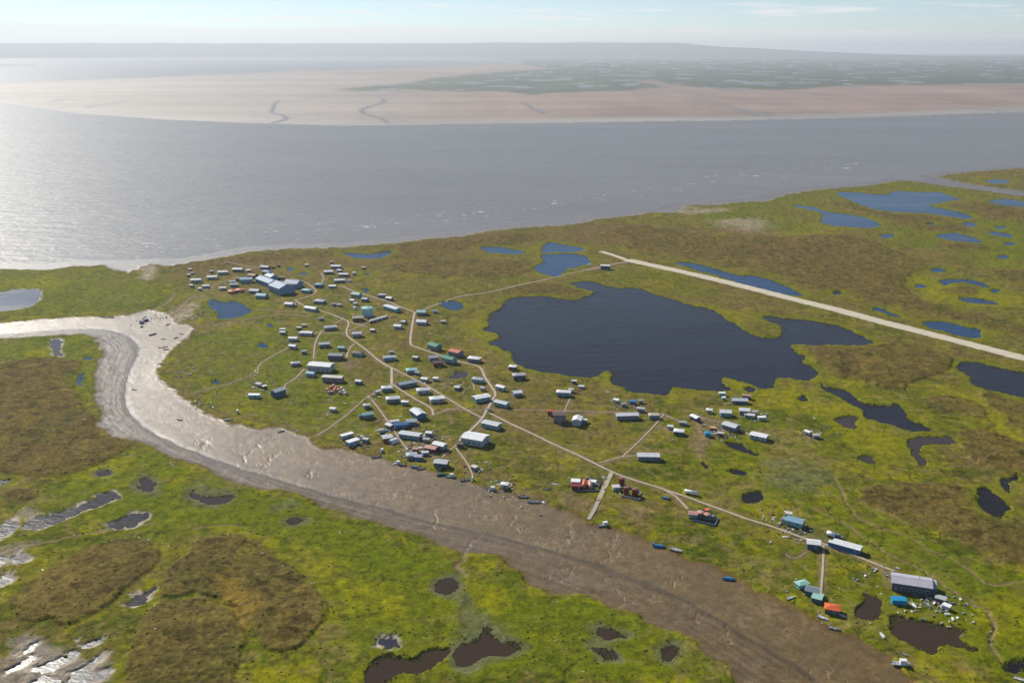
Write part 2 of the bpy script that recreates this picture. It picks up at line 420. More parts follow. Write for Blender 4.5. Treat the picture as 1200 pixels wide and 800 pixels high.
# ------------------------------------------------------------------ object helpers
def tag(o, label=None, cat=None, group=None, kind=None):
    if label: o['label'] = label
    if cat: o['category'] = cat
    if group: o['group'] = group
    if kind: o['kind'] = kind
    return o
def mesh_obj(name, verts, faces, mat=None, parent=None, smooth=False):
    me = bpy.data.meshes.new(name); me.from_pydata([tuple(v) for v in verts], [], faces)
    if smooth: me.shade_smooth()
    o = bpy.data.objects.new(name, me); COL.objects.link(o)
    if mat: me.materials.append(mat)
    if parent: o.parent = parent
    return o
def empty(name, x, y, z=0, rz=0):
    o = bpy.data.objects.new(name, None); COL.objects.link(o); o.location = (x, y, z); o.rotation_euler[2] = rz
    o.empty_display_size = .5
    return o
def new_mat(name):
    m = bpy.data.materials.new(name); m.use_nodes = True
    nt = m.node_tree; b = nt.nodes['Principled BSDF']
    return m, nt, b

# ------------------------------------------------------------------ ground sheet
rows = np.concatenate([np.arange(905, 160, -1.12), np.arange(160, 66, -0.8)])
dep = PITCH + np.arctan((rows-400)/FPX)
rad = CAM_H/np.tan(dep)
rad = np.concatenate([[4, 60, 120, 180, 220, 250], rad[rad > 262], [26000, 32000, 40000, 50000, 60000]])
rad = np.unique(np.round(rad, 2))
azs = np.concatenate([np.arange(-35.5, 35.5, 0.0605), np.arange(36, 324, 4.0)])
NR, NA = len(rad), len(azs)
A = np.radians(azs)
GX = (rad[:, None]*np.sin(A)[None]).ravel(); GY = (rad[:, None]*np.cos(A)[None]).ravel()
GX = GX.astype(np.float32); GY = GY.astype(np.float32); RR = np.hypot(GX, GY)
far = np.clip(RR/900, 0.6, 6)
w1 = fbm(GX, GY, 14, 3, 1); w2 = fbm(GX, GY, 14, 3, 2)
WX = GX + w1*3.0*np.minimum(far, 2.0); WY = GY + w2*3.0*np.minimum(far, 2.0)
n_big = fbm(GX, GY, 170, 4, 3); n_mid = fbm(GX, GY, 45, 4, 4); n_small = fbm(GX, GY, 9, 3, 5); n_fine = fbm(GX, GY, 2.6, 2, 6)
n_str = fbm(GX, GY*0.35, 30, 3, 8)

shore = GP(SHORE); farshore = GP(FARSHORE)
RIVER = np.concatenate([shore, farshore[::-1]])
sd_r = polysdf(GX + w1*4*np.minimum(far, 2), GY + w2*5*np.minimum(far, 2), RIVER, 400)
CREEK = np.concatenate([smooth_open(GP(CREEK_R)), smooth_open(GP(CREEK_L))[::-1]])
e1 = fbm(GX, GY, 7, 3, 15, .6); e2 = fbm(GX, GY, 7, 3, 16, .6)
b1 = fbm(GX, GY, 32, 3, 18, .6); b2 = fbm(GX, GY, 32, 3, 29, .6)
sd_c = polysdf(GX + w1*3.6 + e1*2.4 + b1*3.5, GY + w2*3.6 + e2*2.4 + b2*3.5, CREEK, 30)
thal = smooth_open(GP(THALWEG)); d_t = linedist(GX + w1*1.2, GY + w2*1.2, thal, 90)

z = 0.75 + 0.30*n_mid + 0.16*n_small + 0.07*n_fine
def C(*c): return np.array(c, np.float32)
K = dict(green=C(.112,.124,.006), lush=C(.108,.134,.004), yel=C(.215,.200,.004), olive=C(.148,.124,.018), brown=C(.140,.096,.032),
         gold=C(.25,.16,.022), dirt=C(.200,.138,.076), pale=C(.36,.29,.215), reed=C(.120,.124,.056), grey=C(.24,.205,.16), tan=C(.195,.152,.048),
         mud=C(.132,.083,.026), mudpale=C(.24,.17,.085), dark=C(.035,.042,.008), tundra=C(.116,.084,.024), dkgreen=C(.060,.078,.006))
def mixc_(a, k, f):
    f = np.asarray(f)[:, None]; return a*(1-f) + k*f
col = np.tile(K['green'], (len(GX), 1)).astype(np.float32)
n_60 = fbm(GX, GY, 60, 4, 9); n_18 = fbm(WX, WY, 20, 4, 10, .6); n_7 = fbm(WX, WY, 7.5, 3, 12, .6); n_30 = fbm(WX, WY, 34, 4, 14, .6)
n_p1 = fbm(WX+w2*6, WY-w1*6, 48, 5, 26, .58); n_p2 = fbm(WX-w2*6, WY+w1*6, 40, 5, 27, .58); n_p3 = fbm(WX, WY, 28, 5, 28, .6)
col = mixc_(col, K['olive'], .8*sst(-.12, .25, n_mid+.6*n_big+.25*n_str+.3*n_7))
col = mixc_(col, K['brown'], .75*sst(.12, .36, n_big+.5*n_30+.3*n_7))
col = mixc_(col, K['tan'], .70*sst(.10, .28, n_p1))
col = mixc_(col, K['dkgreen'], .70*sst(.12, .30, n_p2))
col = mixc_(col, K['yel'], .80*sst(.12, .32, n_p3+.4*n_60))
n_9 = fbm(WX+w2*3, WY-w1*3, 11, 4, 37, .62); n_9b = fbm(WX-w2*3, WY+w1*3, 9, 4, 38, .62); n_9c = fbm(WX, WY, 13, 4, 39, .62)
col = mixc_(col, K['dkgreen'], .62*sst(.10, .30, n_9))
col = mixc_(col, K['tan'], .60*sst(.12, .32, n_9b))
col = mixc_(col, K['lush']*.6+K['yel']*.4, .60*sst(.14, .32, n_9c))
# area west of the creek and the far corner are wetter and greener, the north and east drier
dry = polysdf(WX, WY, GP("-100,300 640,240 1300,180 1300,450 1000,430 760,480 620,560 480,430 330,340 150,335"), 120)
col = mixc_(col, K['brown'], .38*sst(-60, 60, dry)*(0.6+.8*np.clip(n_mid+.4, 0, 1)))
def patch(line):
    global col
    h, pts = line.split('|'); key, st, so = h.split(','); st = float(st); so = float(so)
    P = smooth_closed(GP(pts), 2)
    fr = min(4.0, max(1.0, np.hypot(*P.mean(0))/700))
    s = polysdf(WX+w2*4, WY-w1*4, P, so*2.2*fr)
    f = st*sst(-so*fr, so*fr, s + so*fr*(1.1*n_mid+.8*n_small))
    if key in ('yel', 'gold', 'lush'): f = f*(.65+.5*np.clip(n_str+.3*n_small+.3, 0, 1))
    col = mixc_(col, K[key], np.clip(f, 0, 1))
for line in PATCHES.splitlines():
    if not line.startswith('gold'): patch(line)
# tussock plateaus
plat = np.zeros(len(GX))
for line in PLATEAUS.splitlines():
    h, pts = line.split('|'); h = float(h)
    P = smooth_closed(GP(pts), 2)
    fr = min(1.8, max(1.0, np.hypot(*P.mean(0))/700)); h = h*(1.0 if h > 1.3 else 1.7)
    s = polysdf(WX+n_small*1.2, WY+n_small*1.2, P, 14*fr)
    f = sst(-.8*fr, 1.3*fr, s + e1*1.1)
    z = z + .7*h*f*(.75 + .25*sst(0, 12, s)); plat = np.maximum(plat, f*min(1, h*.8))
    c = K['tundra']*(1+.16*n_small+.22*n_fine+.28*n_mid)[:, None]
    c = c*(1 - .45*sst(.12, .34, n_9) )[:, None] + sst(.16, .4, n_9c)[:, None]*C(.030, .026, .0)
    c = c + np.clip(n_str+.1, 0, 1)[:, None]*C(.030, .014, .0)*.8
    c = c + np.clip(-n_mid-.05, 0, 1)[:, None]*C(-.012, .012, .0)
    fcol = sst(-2.6*fr, 2.8*fr, s + e1*2.6 + n_small*2.4 + n_9*2.2)
    col = mixc_(col, np.maximum(c, .008), fcol*(.93 if fr < 1.02 else .82))
for line in PATCHES.splitlines():
    if line.startswith('gold'): patch(line)
# hummock relief on the tundra, soft sward in the wet meadows
hum = fbm(GX, GY, 3.4, 2, 13)
z = z + plat*(0.20*hum + .10*n_fine) + (1-plat)*.10*hum*np.clip(1.2-far*.4, 0, 1)
e3 = fbm(GX, GY, 4.2, 3, 17, .65)
col = col*np.clip(1 + .20*n_fine + .14*hum*plat + .16*n_small + .30*e3*(1-.4*plat), .25, 2)[:, None]
vill = sst(-25, 15, polysdf(WX, WY, smooth_closed(GP("195,365 240,310 330,300 420,315 520,350 600,420 700,470 800,470 890,460 900,520 820,520 720,540 700,600 560,565 420,525 330,500 250,485 195,440"), 2), 60))
bare = sst(.30, .48, fbm(WX, WY, 8, 3, 19, .65))*vill
col = mixc_(col, K['dirt']*1.15, .70*bare*(1-plat))
wetp = sst(.34, .50, fbm(WX+40, WY, 11, 3, 20, .6))*vill
col = mixc_(col, K['reed']*.75, .55*wetp)
tw = np.clip(fbm(GX, GY, 5.5, 3, 21, .6)-.10, 0, 1)[:, None]
col = col*(1-.75*tw)
br = sst(.22, .5, fbm(WX, WY, 12, 3, 23, .6))*(1-.5*plat)
col = mixc_(col, K['brown']*1.15, .55*br*sst(-.15, .2, n_big+.4*n_60))
# drainage lines: narrow wandering ditches, lower and grown with dark sedge
dl = np.abs(fbm(WX, WY, 62, 3, 24, .55)); ditch = (1-sst(.0, .030*np.minimum(far, 1.6), dl))*sst(-.1, .25, n_60+.3*n_big)*(1-plat)
z = z - .45*ditch; col = mixc_(col, K['dark'], .60*ditch)
tr = np.abs(fbm(GX+80, GY*.8, 95, 3, 25, .5)); trk = (1-sst(.0, .014, tr))*sst(.0, .3, -n_60)*(1-plat)
col = mixc_(col, K['dirt']*1.1, .45*trk)
# ground worn bare beside the boardwalks, trails and airstrip
for line in (BOARDWALKS+'\n'+TRAILS+'\n13|735,305.5 740,306.5 820,324 900,344 980,364 1040,380 1120,400.5 1200,421 1300,446').splitlines():
    w_, pts = line.split('|'); w_ = float(w_); P = smooth_open(GP(pts), 1)
    d = linedist(GX, GY, P, w_+9)
    f = (1-sst(w_*.5+.2, w_*.5+3.2, d + 2.2*e1 + 1.2*n_small))
    col = mixc_(col, K['dirt'] if w_ < 10 else K['tan'], np.clip(f*(.50+.5*n_18), 0, .75))
wet = np.zeros(len(GX)); spec = np.zeros(len(GX))
# footpaths and little gutters worn to bare mud
for line in MUDPATH.splitlines():
    w, pts = line.split('|'); w = float(w)*.62; P = smooth_open(GP(pts))
    d = linedist(GX+w1*2+e1*1.2, GY+w2*2+e2*1.2, P, 14)
    f = 1-sst(w*.5, w*1.3, d+n_small*.8)
    z = z - .55*(1-sst(0, w*1.5, d)); col = mixc_(col, K['dirt']*1.05, np.clip(f*(.75+.6*n_small), 0, .9))
# ponds
pond_polys = []; pond_s = np.full(len(GX), -99.0)
for line in PONDS.splitlines():
    kind, pts = line.split('|'); P = smooth_closed(GP(pts), 2); pond_polys.append((kind, P))
    fr = min(3.5, max(1.0, np.hypot(*P.mean(0))/650))
    ek = 3.6 if kind == 'w' else (2.6 if len(P) > 300 else 2.0)
    s = polysdf(WX + n_fine*.7 + e1*ek, WY + n_fine*.7 + e2*ek, P, 16*fr)
    bank = sst(-1.3*fr, 1.5*fr, s)
    if kind != 'w': pond_s = np.maximum(pond_s, s/fr)
    if kind == 'w':
        rim = sst(-3.4, -.6, s + 3.4*e1 + 1.5*n_small)
        col = mixc_(col, K['pale']*(1+.35*n_small+.3*e2)[:, None], rim*.92); z = z*(1-rim) + .20*rim; spec = np.maximum(spec, rim*.6)
    elif kind == 'g':
        rim = sst(-5.5, -1.5, s + 2*n_small)
        col = mixc_(col, K['reed'], rim*.85); z = z*(1-rim*.8) + .22*rim*.8
    else:
        rim = sst(-11*fr, 0, s + 5*n_small + 4*n_mid)
        col = mixc_(col, K['lush']*.65+K['yel']*.35, rim*.60)
    z = np.minimum(z, z*(1-bank) - 1.1*bank); z = np.where(s > 1.5*fr, np.minimum(z, -.9), z)
    col = mixc_(col, C(.04, .033, .024), bank*.9)
# tidal creek: bare mud sloping to the thalweg
inc = sst(-.8, .5, sd_c); incc = sst(.1, 1.6, sd_c)
frac = np.clip(sd_c, 0, 99)/(np.clip(sd_c, 0, 99)+d_t+.5)
mz = .30 - 1.25*frac**.8 + .04*n_small + .012*n_fine + .06*n_mid
rill_d = np.full(len(GX), 9.0); rr_ = np.random.RandomState(4)
for line in RILLS.splitlines():
    P = smooth_open(GP(line)); segs = [P]
    for _ in range(rr_.randint(4, 8)):
        i = rr_.randint(1, len(P)-1); t = P[min(i+1, len(P)-1)]-P[i-1]; a_ = math.atan2(t[1], t[0]) + rr_.choice([-1, 1])*rr_.uniform(.5, 1.2) + math.pi*rr_.randint(0, 2)
        L_ = rr_.uniform(3, 11); segs.append(np.array([P[i], P[i]+.55*L_*np.array((math.cos(a_), math.sin(a_))), P[i]+L_*np.array((math.cos(a_+.5), math.sin(a_+.5)))]))
    for k_, S in enumerate(segs):
        rill_d = np.minimum(rill_d, linedist(GX+w1*2.0+e1*2.6, GY+w2*2.0+e2*2.6, S, 9) + (.0 if k_ == 0 else .25))
gx_, gy_ = GX + e1*3.0 + w1*4, GY + e2*3.0 + w2*4
gut = np.abs(fbm(gx_*.9+gy_*.4, gy_*.5-gx_*.25, 13, 4, 31, .62)); gut = (1-sst(0, .07, gut))*sst(-.15, .35, fbm(GX, GY, 40, 3, 33))
gut2 = np.abs(fbm(gx_*.6+gy_*.6, gy_*.45-gx_*.35, 6.5, 2, 32)); gut = np.maximum(gut, .6*(1-sst(0, .09, gut2))*sst(-.1, .3, fbm(GX, GY, 55, 3, 34)))
_m=0
mz = mz - .30*(1-sst(.1, .8, rill_d)) - .13*gut*sst(2, 12, sd_c) - .10*(1-sst(.3, 4.5, d_t))
z = z*(1-inc) + mz*inc
flow = fbm(d_t*1.0, (GX-GY)*.035, 2.6, 3, 35, .6); sheen = fbm(gx_, gy_, 24, 4, 36, .62)
mc = K['mud']*np.clip(1+.14*n_small+.16*n_fine+.16*n_mid+.14*e1+.34*flow*np.exp(-d_t/28.0)*np.interp(GX, [-150, 150], [1, .35]), .35, 2)[:, None]
mc = mixc_(mc, K['mudpale'], np.clip(.50*(1-sst(.05, .75, rill_d)) + .85*gut*sst(2, 10, sd_c), 0, 1))
mc = mixc_(mc, K['mud']*.50, np.clip(.85*(1-sst(.8, 2.4, d_t)) + .5*sst(.0, .3, e1)*sst(.05, .4, n_small), 0, 1))
col = mixc_(col, mc, incc)
reach = np.interp(GX, [-260, -120, 120, 300], [1, .95, .55, .45])
LZ = sst(-.6, .6, polysdf(GX+w1*1.2, GY+w2*1.2, np.concatenate([thal, smooth_open(GP(CREEK_L))[::-1]]), 40))*incc
strip = np.exp(-d_t/9.0)*(1-LZ)
col = mixc_(col, C(.135, .112, .086)*np.clip(1+.75*flow+.15*n_small, .3, 2)[:, None], .5*LZ*np.clip(reach*1.3-.3, 0, 1))
wetband = incc*reach*np.clip(.76 + .42*strip + .20*LZ + .22*sheen + .12*n_small + .12*e1, 0, 1.2)
wet = np.maximum(wet, wetband); spec = np.maximum(spec, reach*incc*sst(.5, 6, sd_c)*np.clip(.85 + .35*strip - .38*LZ + .25*sheen + .25*flow*LZ + .2*e1, .2, 1.3))
# outer river shore: bank, mud shelf, bed
inr = sst(-2.5*np.minimum(far, 2), 2.5*np.minimum(far, 2), sd_r)
nearside = GY < 2600
shelf = np.where(nearside, -.75 - .012*np.clip(sd_r, 0, 400), -1.30-.004*np.clip(sd_r, 0, 400))
shelf = shelf - .25*sst(25, 60, sd_r) + .05*n_mid
z = z*(1-inr) + np.maximum(shelf, -3.2)*inr
col = mixc_(col, C(.17, .155, .145)*(1+.15*n_mid)[:, None], inr); spec = np.maximum(spec, inr*.55); wet = np.maximum(wet, inr*.7)
# far side: mudflats, tidal gutters, green delta, lagoons
isfar = (RR > 2400) & (sd_r < 0) & (GY > 2200) & (GY > np.interp(GX, farshore[:, 0], farshore[:, 1])-50)
FN1 = fbm(GX, GY*.28, 420, 4, 41); FN2 = fbm(GX, GY*.5, 1500, 4, 42); FN3 = fbm(GX, GY*.2, 160, 3, 43)
fz = np.where(isfar, -.85 + .25*sst(0, 500, -sd_r), z)
fc = np.tile(C(.285, .196, .145), (len(GX), 1))*(1+.22*FN1+.15*FN3)[:, None]
fc = mixc_(fc, C(.31, .28, .25), 1-sst(120, 330, -sd_r + 60*FN1))
left = polysdf(GX, GY, GP("-300,112 0,118 40,125 200,140 380,146 420,128 400,112 440,92 300,88 0,98 -300,100"), 1500)
fc = mixc_(fc, C(.31, .275, .235)*(1+.35*fbm(GX*.3, GY, 700, 3, 52))[:, None], .75*sst(-900, 300, left))
for s_ in ("322,144 345,138 332,134 318,132 318,126 328,118", "455,144 440,137 424,134 424,129 436,124 452,120 450,115", "640,134 625,126 615,121", "900,136 870,128 840,122 800,118", "60,120 80,116", "100,126 150,118", "1180,130 1100,124"):
    P = smooth_open(GP(s_)); wd = 14*np.hypot(*P.mean(0))/3600
    d = linedist(GX+FN3*18, GY+FN3*40, P, 160); f = (1-sst(wd*.2, wd*.7, d))
    fz = np.where(isfar, fz - 1.6*f, fz); fc = mixc_(fc, C(.2, .17, .15), (1-sst(wd*.6, wd*1.8, d))*.7)
for s_ in ("395,104 430,101 480,97 500,92 560,86 620,82 700,80 740,92 760,97 778,104 740,107 660,109 560,108 470,107 420,106",
           "735,96 760,94 780,99 850,105 920,106 1000,101 1200,97 1600,90 1600,64 600,64 560,68 600,74 640,80 700,88"):
    P = GP(s_); s = polysdf(GX+FN1*120, GY+FN1*500, P, 1500); f = sst(-60, 120, s)
    gc = np.tile(C(.055, .075, .026), (len(GX), 1))*(1+.35*FN3+.2*FN1)[:, None]
    fc = mixc_(fc, gc, f*.95); fz = fz + .5*f*isfar
    lag = sst(.20, .34, fbm(GX, GY*.45, 330, 3, 47))*f
    fz = np.where(isfar, fz - 2.6*lag, fz)
fg = np.abs(fbm(GX+FN3*60, GY*.35, 520, 4, 49, .6)); fgl = (1-sst(0, .03, fg))*isfar
fc = mixc_(fc, C(.17, .15, .14), .45*fgl)
fstr = fbm(GX*.25, GY*1.2, 420, 4, 50, .6); fc = fc*(1+.30*fstr)[:, None]
# far left water and bars beyond the mudflat
fw = polysdf(GX+FN1*200, GY+FN1*900, GP("-500,98 0,97 120,93 220,89 340,84 420,82 520,78 620,74 560,66 300,64 -500,64"), 3000)
bar = sst(.05, .3, FN2+.4*FN1)
fz = np.where(isfar, fz - 2.8*sst(-60, 160, fw)*(1-.75*bar), fz)
island = polysdf(GX, GY, GP("-400,79 0,79 48,77 40,75.5 0,75 -400,74"), 3000)
fz = np.where(isfar, fz + 3*sst(-100, 100, island), fz); fc = mixc_(fc, C(.05, .06, .03), sst(-100, 100, island))
fm = isfar.astype(float)
z = np.where(isfar, fz, z); col = mixc_(col, fc, fm); spec = np.maximum(spec*(1-fm), fm*.45); wet = np.where(isfar, .35, wet)
# everything on past the surveyed part simply goes on
zout = RR > 30000; z = np.where(zout, np.maximum(z, -.6), z)
vegm = (1-np.clip(spec*2, 0, 1))*(RR < 2400)
col = np.clip(col*(1+.10*vegm)[:, None], .004, .9)

def ground_at(x, y):
    """height of the ground sheet under a metric position (bilinear in its own rings and spokes)"""
    r = math.hypot(x, y); a = math.degrees(math.atan2(x, y))
    i = int(np.clip(np.searchsorted(rad, r)-1, 0, NR-2)); j = int(np.clip(np.searchsorted(azs, a)-1, 0, NA-2))
    fi = (r-rad[i])/(rad[i+1]-rad[i]); fj = (a-azs[j])/(azs[j+1]-azs[j])
    Z = ZG
    return float((Z[i, j]*(1-fj)+Z[i, j+1]*fj)*(1-fi) + (Z[i+1, j]*(1-fj)+Z[i+1, j+1]*fj)*fi)
ZG = z.reshape(NR, NA)
RIVER_Z, POND_Z = -1.28, 0.10

def build_ground():
    nv = NR*NA
    co = np.empty((nv+1, 3), np.float32); co[:nv, 0] = GX; co[:nv, 1] = GY; co[:nv, 2] = z; co[nv] = (0, 0, .7)
    i = np.arange(NR-1)[:, None]; j = np.arange(NA)[None]; j2 = (j+1) % NA
    q = np.stack([i*NA+j, (i+1)*NA+j, (i+1)*NA+j2, i*NA+j2], -1).reshape(-1, 4)
    t = np.stack([np.full(NA, nv), np.arange(NA), (np.arange(NA)+1) % NA], -1)
    me = bpy.data.meshes.new('ground')
    me.vertices.add(nv+1); me.vertices.foreach_set('co', co.ravel())
    nl = q.size+t.size; me.loops.add(nl)
    me.loops.foreach_set('vertex_index', np.concatenate([q[:, ::-1].ravel(), t[:, ::-1].ravel()]).astype(np.int32))
    me.polygons.add(len(q)+len(t))
    ls = np.concatenate([np.arange(len(q))*4, q.size+np.arange(len(t))*3]).astype(np.int32)
    me.polygons.foreach_set('loop_start', ls)
    me.update(calc_edges=True); me.validate()
    me.shade_smooth()
    ca = me.attributes.new('base', 'FLOAT_COLOR', 'POINT')
    buf = np.ones((nv+1, 4), np.float32); buf[:nv, :3] = col; ca.data.foreach_set('color', buf.ravel())
    for nm, arr in (('wet', wet), ('spec', spec), ('veg', 1-np.clip(spec*1.2, 0, 1))):
        at = me.attributes.new(nm, 'FLOAT', 'POINT'); b = np.zeros(nv+1, np.float32); b[:nv] = arr; at.data.foreach_set('value', b)
    o = bpy.data.objects.new('ground', me); COL.objects.link(o)
    if me.polygons[len(q)//2].normal.z < 0: me.flip_normals()
    m, nt, b = new_mat('tundra_ground'); L = nt.links
    a = N(nt, 'ShaderNodeAttribute', attribute_name='base'); w = N(nt, 'ShaderNodeAttribute', attribute_name='wet')
    sp = N(nt, 'ShaderNodeAttribute', attribute_name='spec'); vg = N(nt, 'ShaderNodeAttribute', attribute_name='veg')
    tcn = N(nt, 'ShaderNodeTexCoord')
    n1 = N(nt, 'ShaderNodeTexNoise', Scale=.9, Detail=4.0, Roughness=.6); L.new(tcn.outputs['Object'], n1.inputs['Vector'])
    n2 = N(nt, 'ShaderNodeTexNoise', Scale=.16, Detail=5.0, Roughness=.65); L.new(tcn.outputs['Object'], n2.inputs['Vector'])
    mr = N(nt, 'ShaderNodeMapRange'); L.new(n1.outputs['Fac'], mr.inputs[0])
    mr.inputs[1].default_value = .25; mr.inputs[2].default_value = .75; mr.inputs[3].default_value = .68; mr.inputs[4].default_value = 1.32
    mr2 = N(nt, 'ShaderNodeMapRange'); L.new(n2.outputs['Fac'], mr2.inputs[0])
    mr2.inputs[1].default_value = .25; mr2.inputs[2].default_value = .75; mr2.inputs[3].default_value = .66; mr2.inputs[4].default_value = 1.34
    mul = M(nt, 'MULTIPLY', mr.outputs[0], mr2.outputs[0])
    vm = N(nt, 'ShaderNodeVectorMath', operation='SCALE'); L.new(a.outputs['Color'], vm.inputs[0]); L.new(mul, vm.inputs['Scale'])
    L.new(vm.outputs[0], b.inputs['Base Color'])
    # wet mud is glossy, plants are matt
    ro = M(nt, 'MULTIPLY_ADD', w.outputs['Fac'], -.40, .80); ro = M(nt, 'MULTIPLY_ADD', n2.outputs['Fac'], .16, M(nt, 'SUBTRACT', ro, .08))
    L.new(ro, b.inputs['Roughness'])
    L.new(M(nt, 'MULTIPLY_ADD', sp.outputs['Fac'], .62, .015), b.inputs['Specular IOR Level'])
    bp = N(nt, 'ShaderNodeBump', Strength=.75, Distance=.45); hsum = M(nt, 'MULTIPLY_ADD', n2.outputs['Fac'], 1.2, n1.outputs['Fac'])
    L.new(M(nt, 'MULTIPLY', hsum, M(nt, 'MULTIPLY_ADD', vg.outputs['Fac'], .72, .14)), bp.inputs['Height']); L.new(bp.outputs[0], b.inputs['Normal'])
    me.materials.append(m)
    tag(o, kind='structure'); return o
build_ground()

# ------------------------------------------------------------------ water sheets
def water_mat(name, base, rough, bump, bscale, spec_=.5):
    m, nt, b = new_mat(name); L = nt.links
    tcn = N(nt, 'ShaderNodeTexCoord')
    b.inputs['IOR'].default_value = 1.333; b.inputs['Roughness'].default_value = rough; b.inputs['Specular IOR Level'].default_value = spec_
    n0 = N(nt, 'ShaderNodeTexNoise', Scale=.004, Detail=4.0); mpp = N(nt, 'ShaderNodeMapping'); mpp.inputs['Scale'].default_value = (.35, 1, 1)
    mpp.inputs['Rotation'].default_value = (0, 0, R(-14))
    L.new(tcn.outputs['Object'], mpp.inputs[0]); L.new(mpp.outputs[0], n0.inputs['Vector'])
    cr = N(nt, 'ShaderNodeMix', data_type='RGBA'); cr.inputs[6].default_value = (*[c*.82 for c in base], 1); cr.inputs[7].default_value = (*[min(1, c*1.18) for c in base], 1)
    L.new(n0.outputs['Fac'], cr.inputs[0]); L.new(cr.outputs[2], b.inputs['Base Color'])
    n1 = N(nt, 'ShaderNodeTexNoise', Scale=bscale, Detail=3.0, Roughness=.6); n2 = N(nt, 'ShaderNodeTexNoise', Scale=bscale*.22, Detail=3.0)
    mp3 = N(nt, 'ShaderNodeMapping'); mp3.inputs['Rotation'].default_value = (0, 0, R(25)); mp3.inputs['Scale'].default_value = (.6, 1.3, 1)
    L.new(tcn.outputs['Object'], mp3.inputs[0]); L.new(mp3.outputs[0], n1.inputs['Vector']); L.new(mp3.outputs[0], n2.inputs['Vector'])
    n5 = N(nt, 'ShaderNodeTexNoise', Scale=.018, Detail=4.0, Roughness=.6); L.new(mpp.outputs[0], n5.inputs['Vector'])
    L.new(M(nt, 'MULTIPLY_ADD', n5.outputs['Fac'], .22, rough-.11), b.inputs['Roughness'])
    bp = N(nt, 'ShaderNodeBump', Strength=bump, Distance=.8); L.new(M(nt, 'MULTIPLY_ADD', n2.outputs['Fac'], 2.0, n1.outputs['Fac']), bp.inputs['Height'])
    L.new(bp.outputs[0], b.inputs['Normal']); return m
M_RIVER = water_mat('silty_river_water', (.194, .186, .178), .42, 1.0, .20, .28)
M_LAKE = water_mat('dark_peat_water', (.016, .012, .014), .26, .2, .4, .17)
M_BLUE = water_mat('clear_pond_water', (.005, .032, .085), .22, .25, .4, .17)
M_MUDW = water_mat('muddy_pond_water', (.050, .032, .018), .15, .05, .6, .25)
M_PALE = water_mat('shallow_pale_water', (.03, .03, .035), .27, .12, .6, .55)
def sheet(name, P, zz, mat):
    bm = bmesh.new(); vs = [bm.verts.new((x, y, zz)) for x, y in P]; f = bm.faces.new(vs)
    bmesh.ops.triangulate(bm, faces=[f]); bm.normal_update()
    for f in bm.faces:
        if f.normal.z < 0: f.normal_flip()
    me = bpy.data.meshes.new(name); bm.to_mesh(me); bm.free(); me.materials.append(mat)
    o = bpy.data.objects.new(name, me); COL.objects.link(o); return tag(o, kind='structure')
def offset_poly(P, d):
    Q = np.roll(P, -1, 0); B = np.roll(P, 1, 0)
    area = 0.5*np.sum(P[:, 0]*Q[:, 1]-Q[:, 0]*P[:, 1])
    t = Q-B; n = np.stack([t[:, 1], -t[:, 0]], 1); n /= np.linalg.norm(n, axis=1, keepdims=True)+1e-9
    return P + n*d*(1 if area > 0 else -1)
for kind, P in pond_polys:
    fr = min(3.5, max(1.0, np.hypot(*P.mean(0))/650))
    sheet({'d': 'lake' if len(P) > 300 else 'pond', 'b': 'pond', 'm': 'pond', 'w': 'pond', 'g': 'pond'}[kind], offset_poly(P, 4.6*fr), POND_Z + .005*(len([o for o in COL.objects if o.name.startswith(('pond', 'lake'))]) % 9),
          {'d': M_LAKE, 'b': M_BLUE, 'm': M_MUDW, 'w': M_PALE if (P[:, 1].mean() < 385 or P[:, 1].mean() > 900) else M_LAKE, 'g': M_MUDW}[kind])
Rp = [(-59000, 900), *[tuple(p) for p in shore[3:]-np.array([0, 60.])], (59000, 1700), (40000, 43000), (20000, 55000), (0, 59000), (-20000, 55000), (-40000, 43000)]
sheet('river', np.array([(-59000, 700), (-600, 700)] + [tuple(p - np.array([0, 40])) for p in shore[2:-8]] + [(3000, 1500), (59000, 1700), (42000, 42000), (22000, 55000), (0, 59000), (-22000, 55000), (-42000, 42000)]), RIVER_Z, M_RIVER)

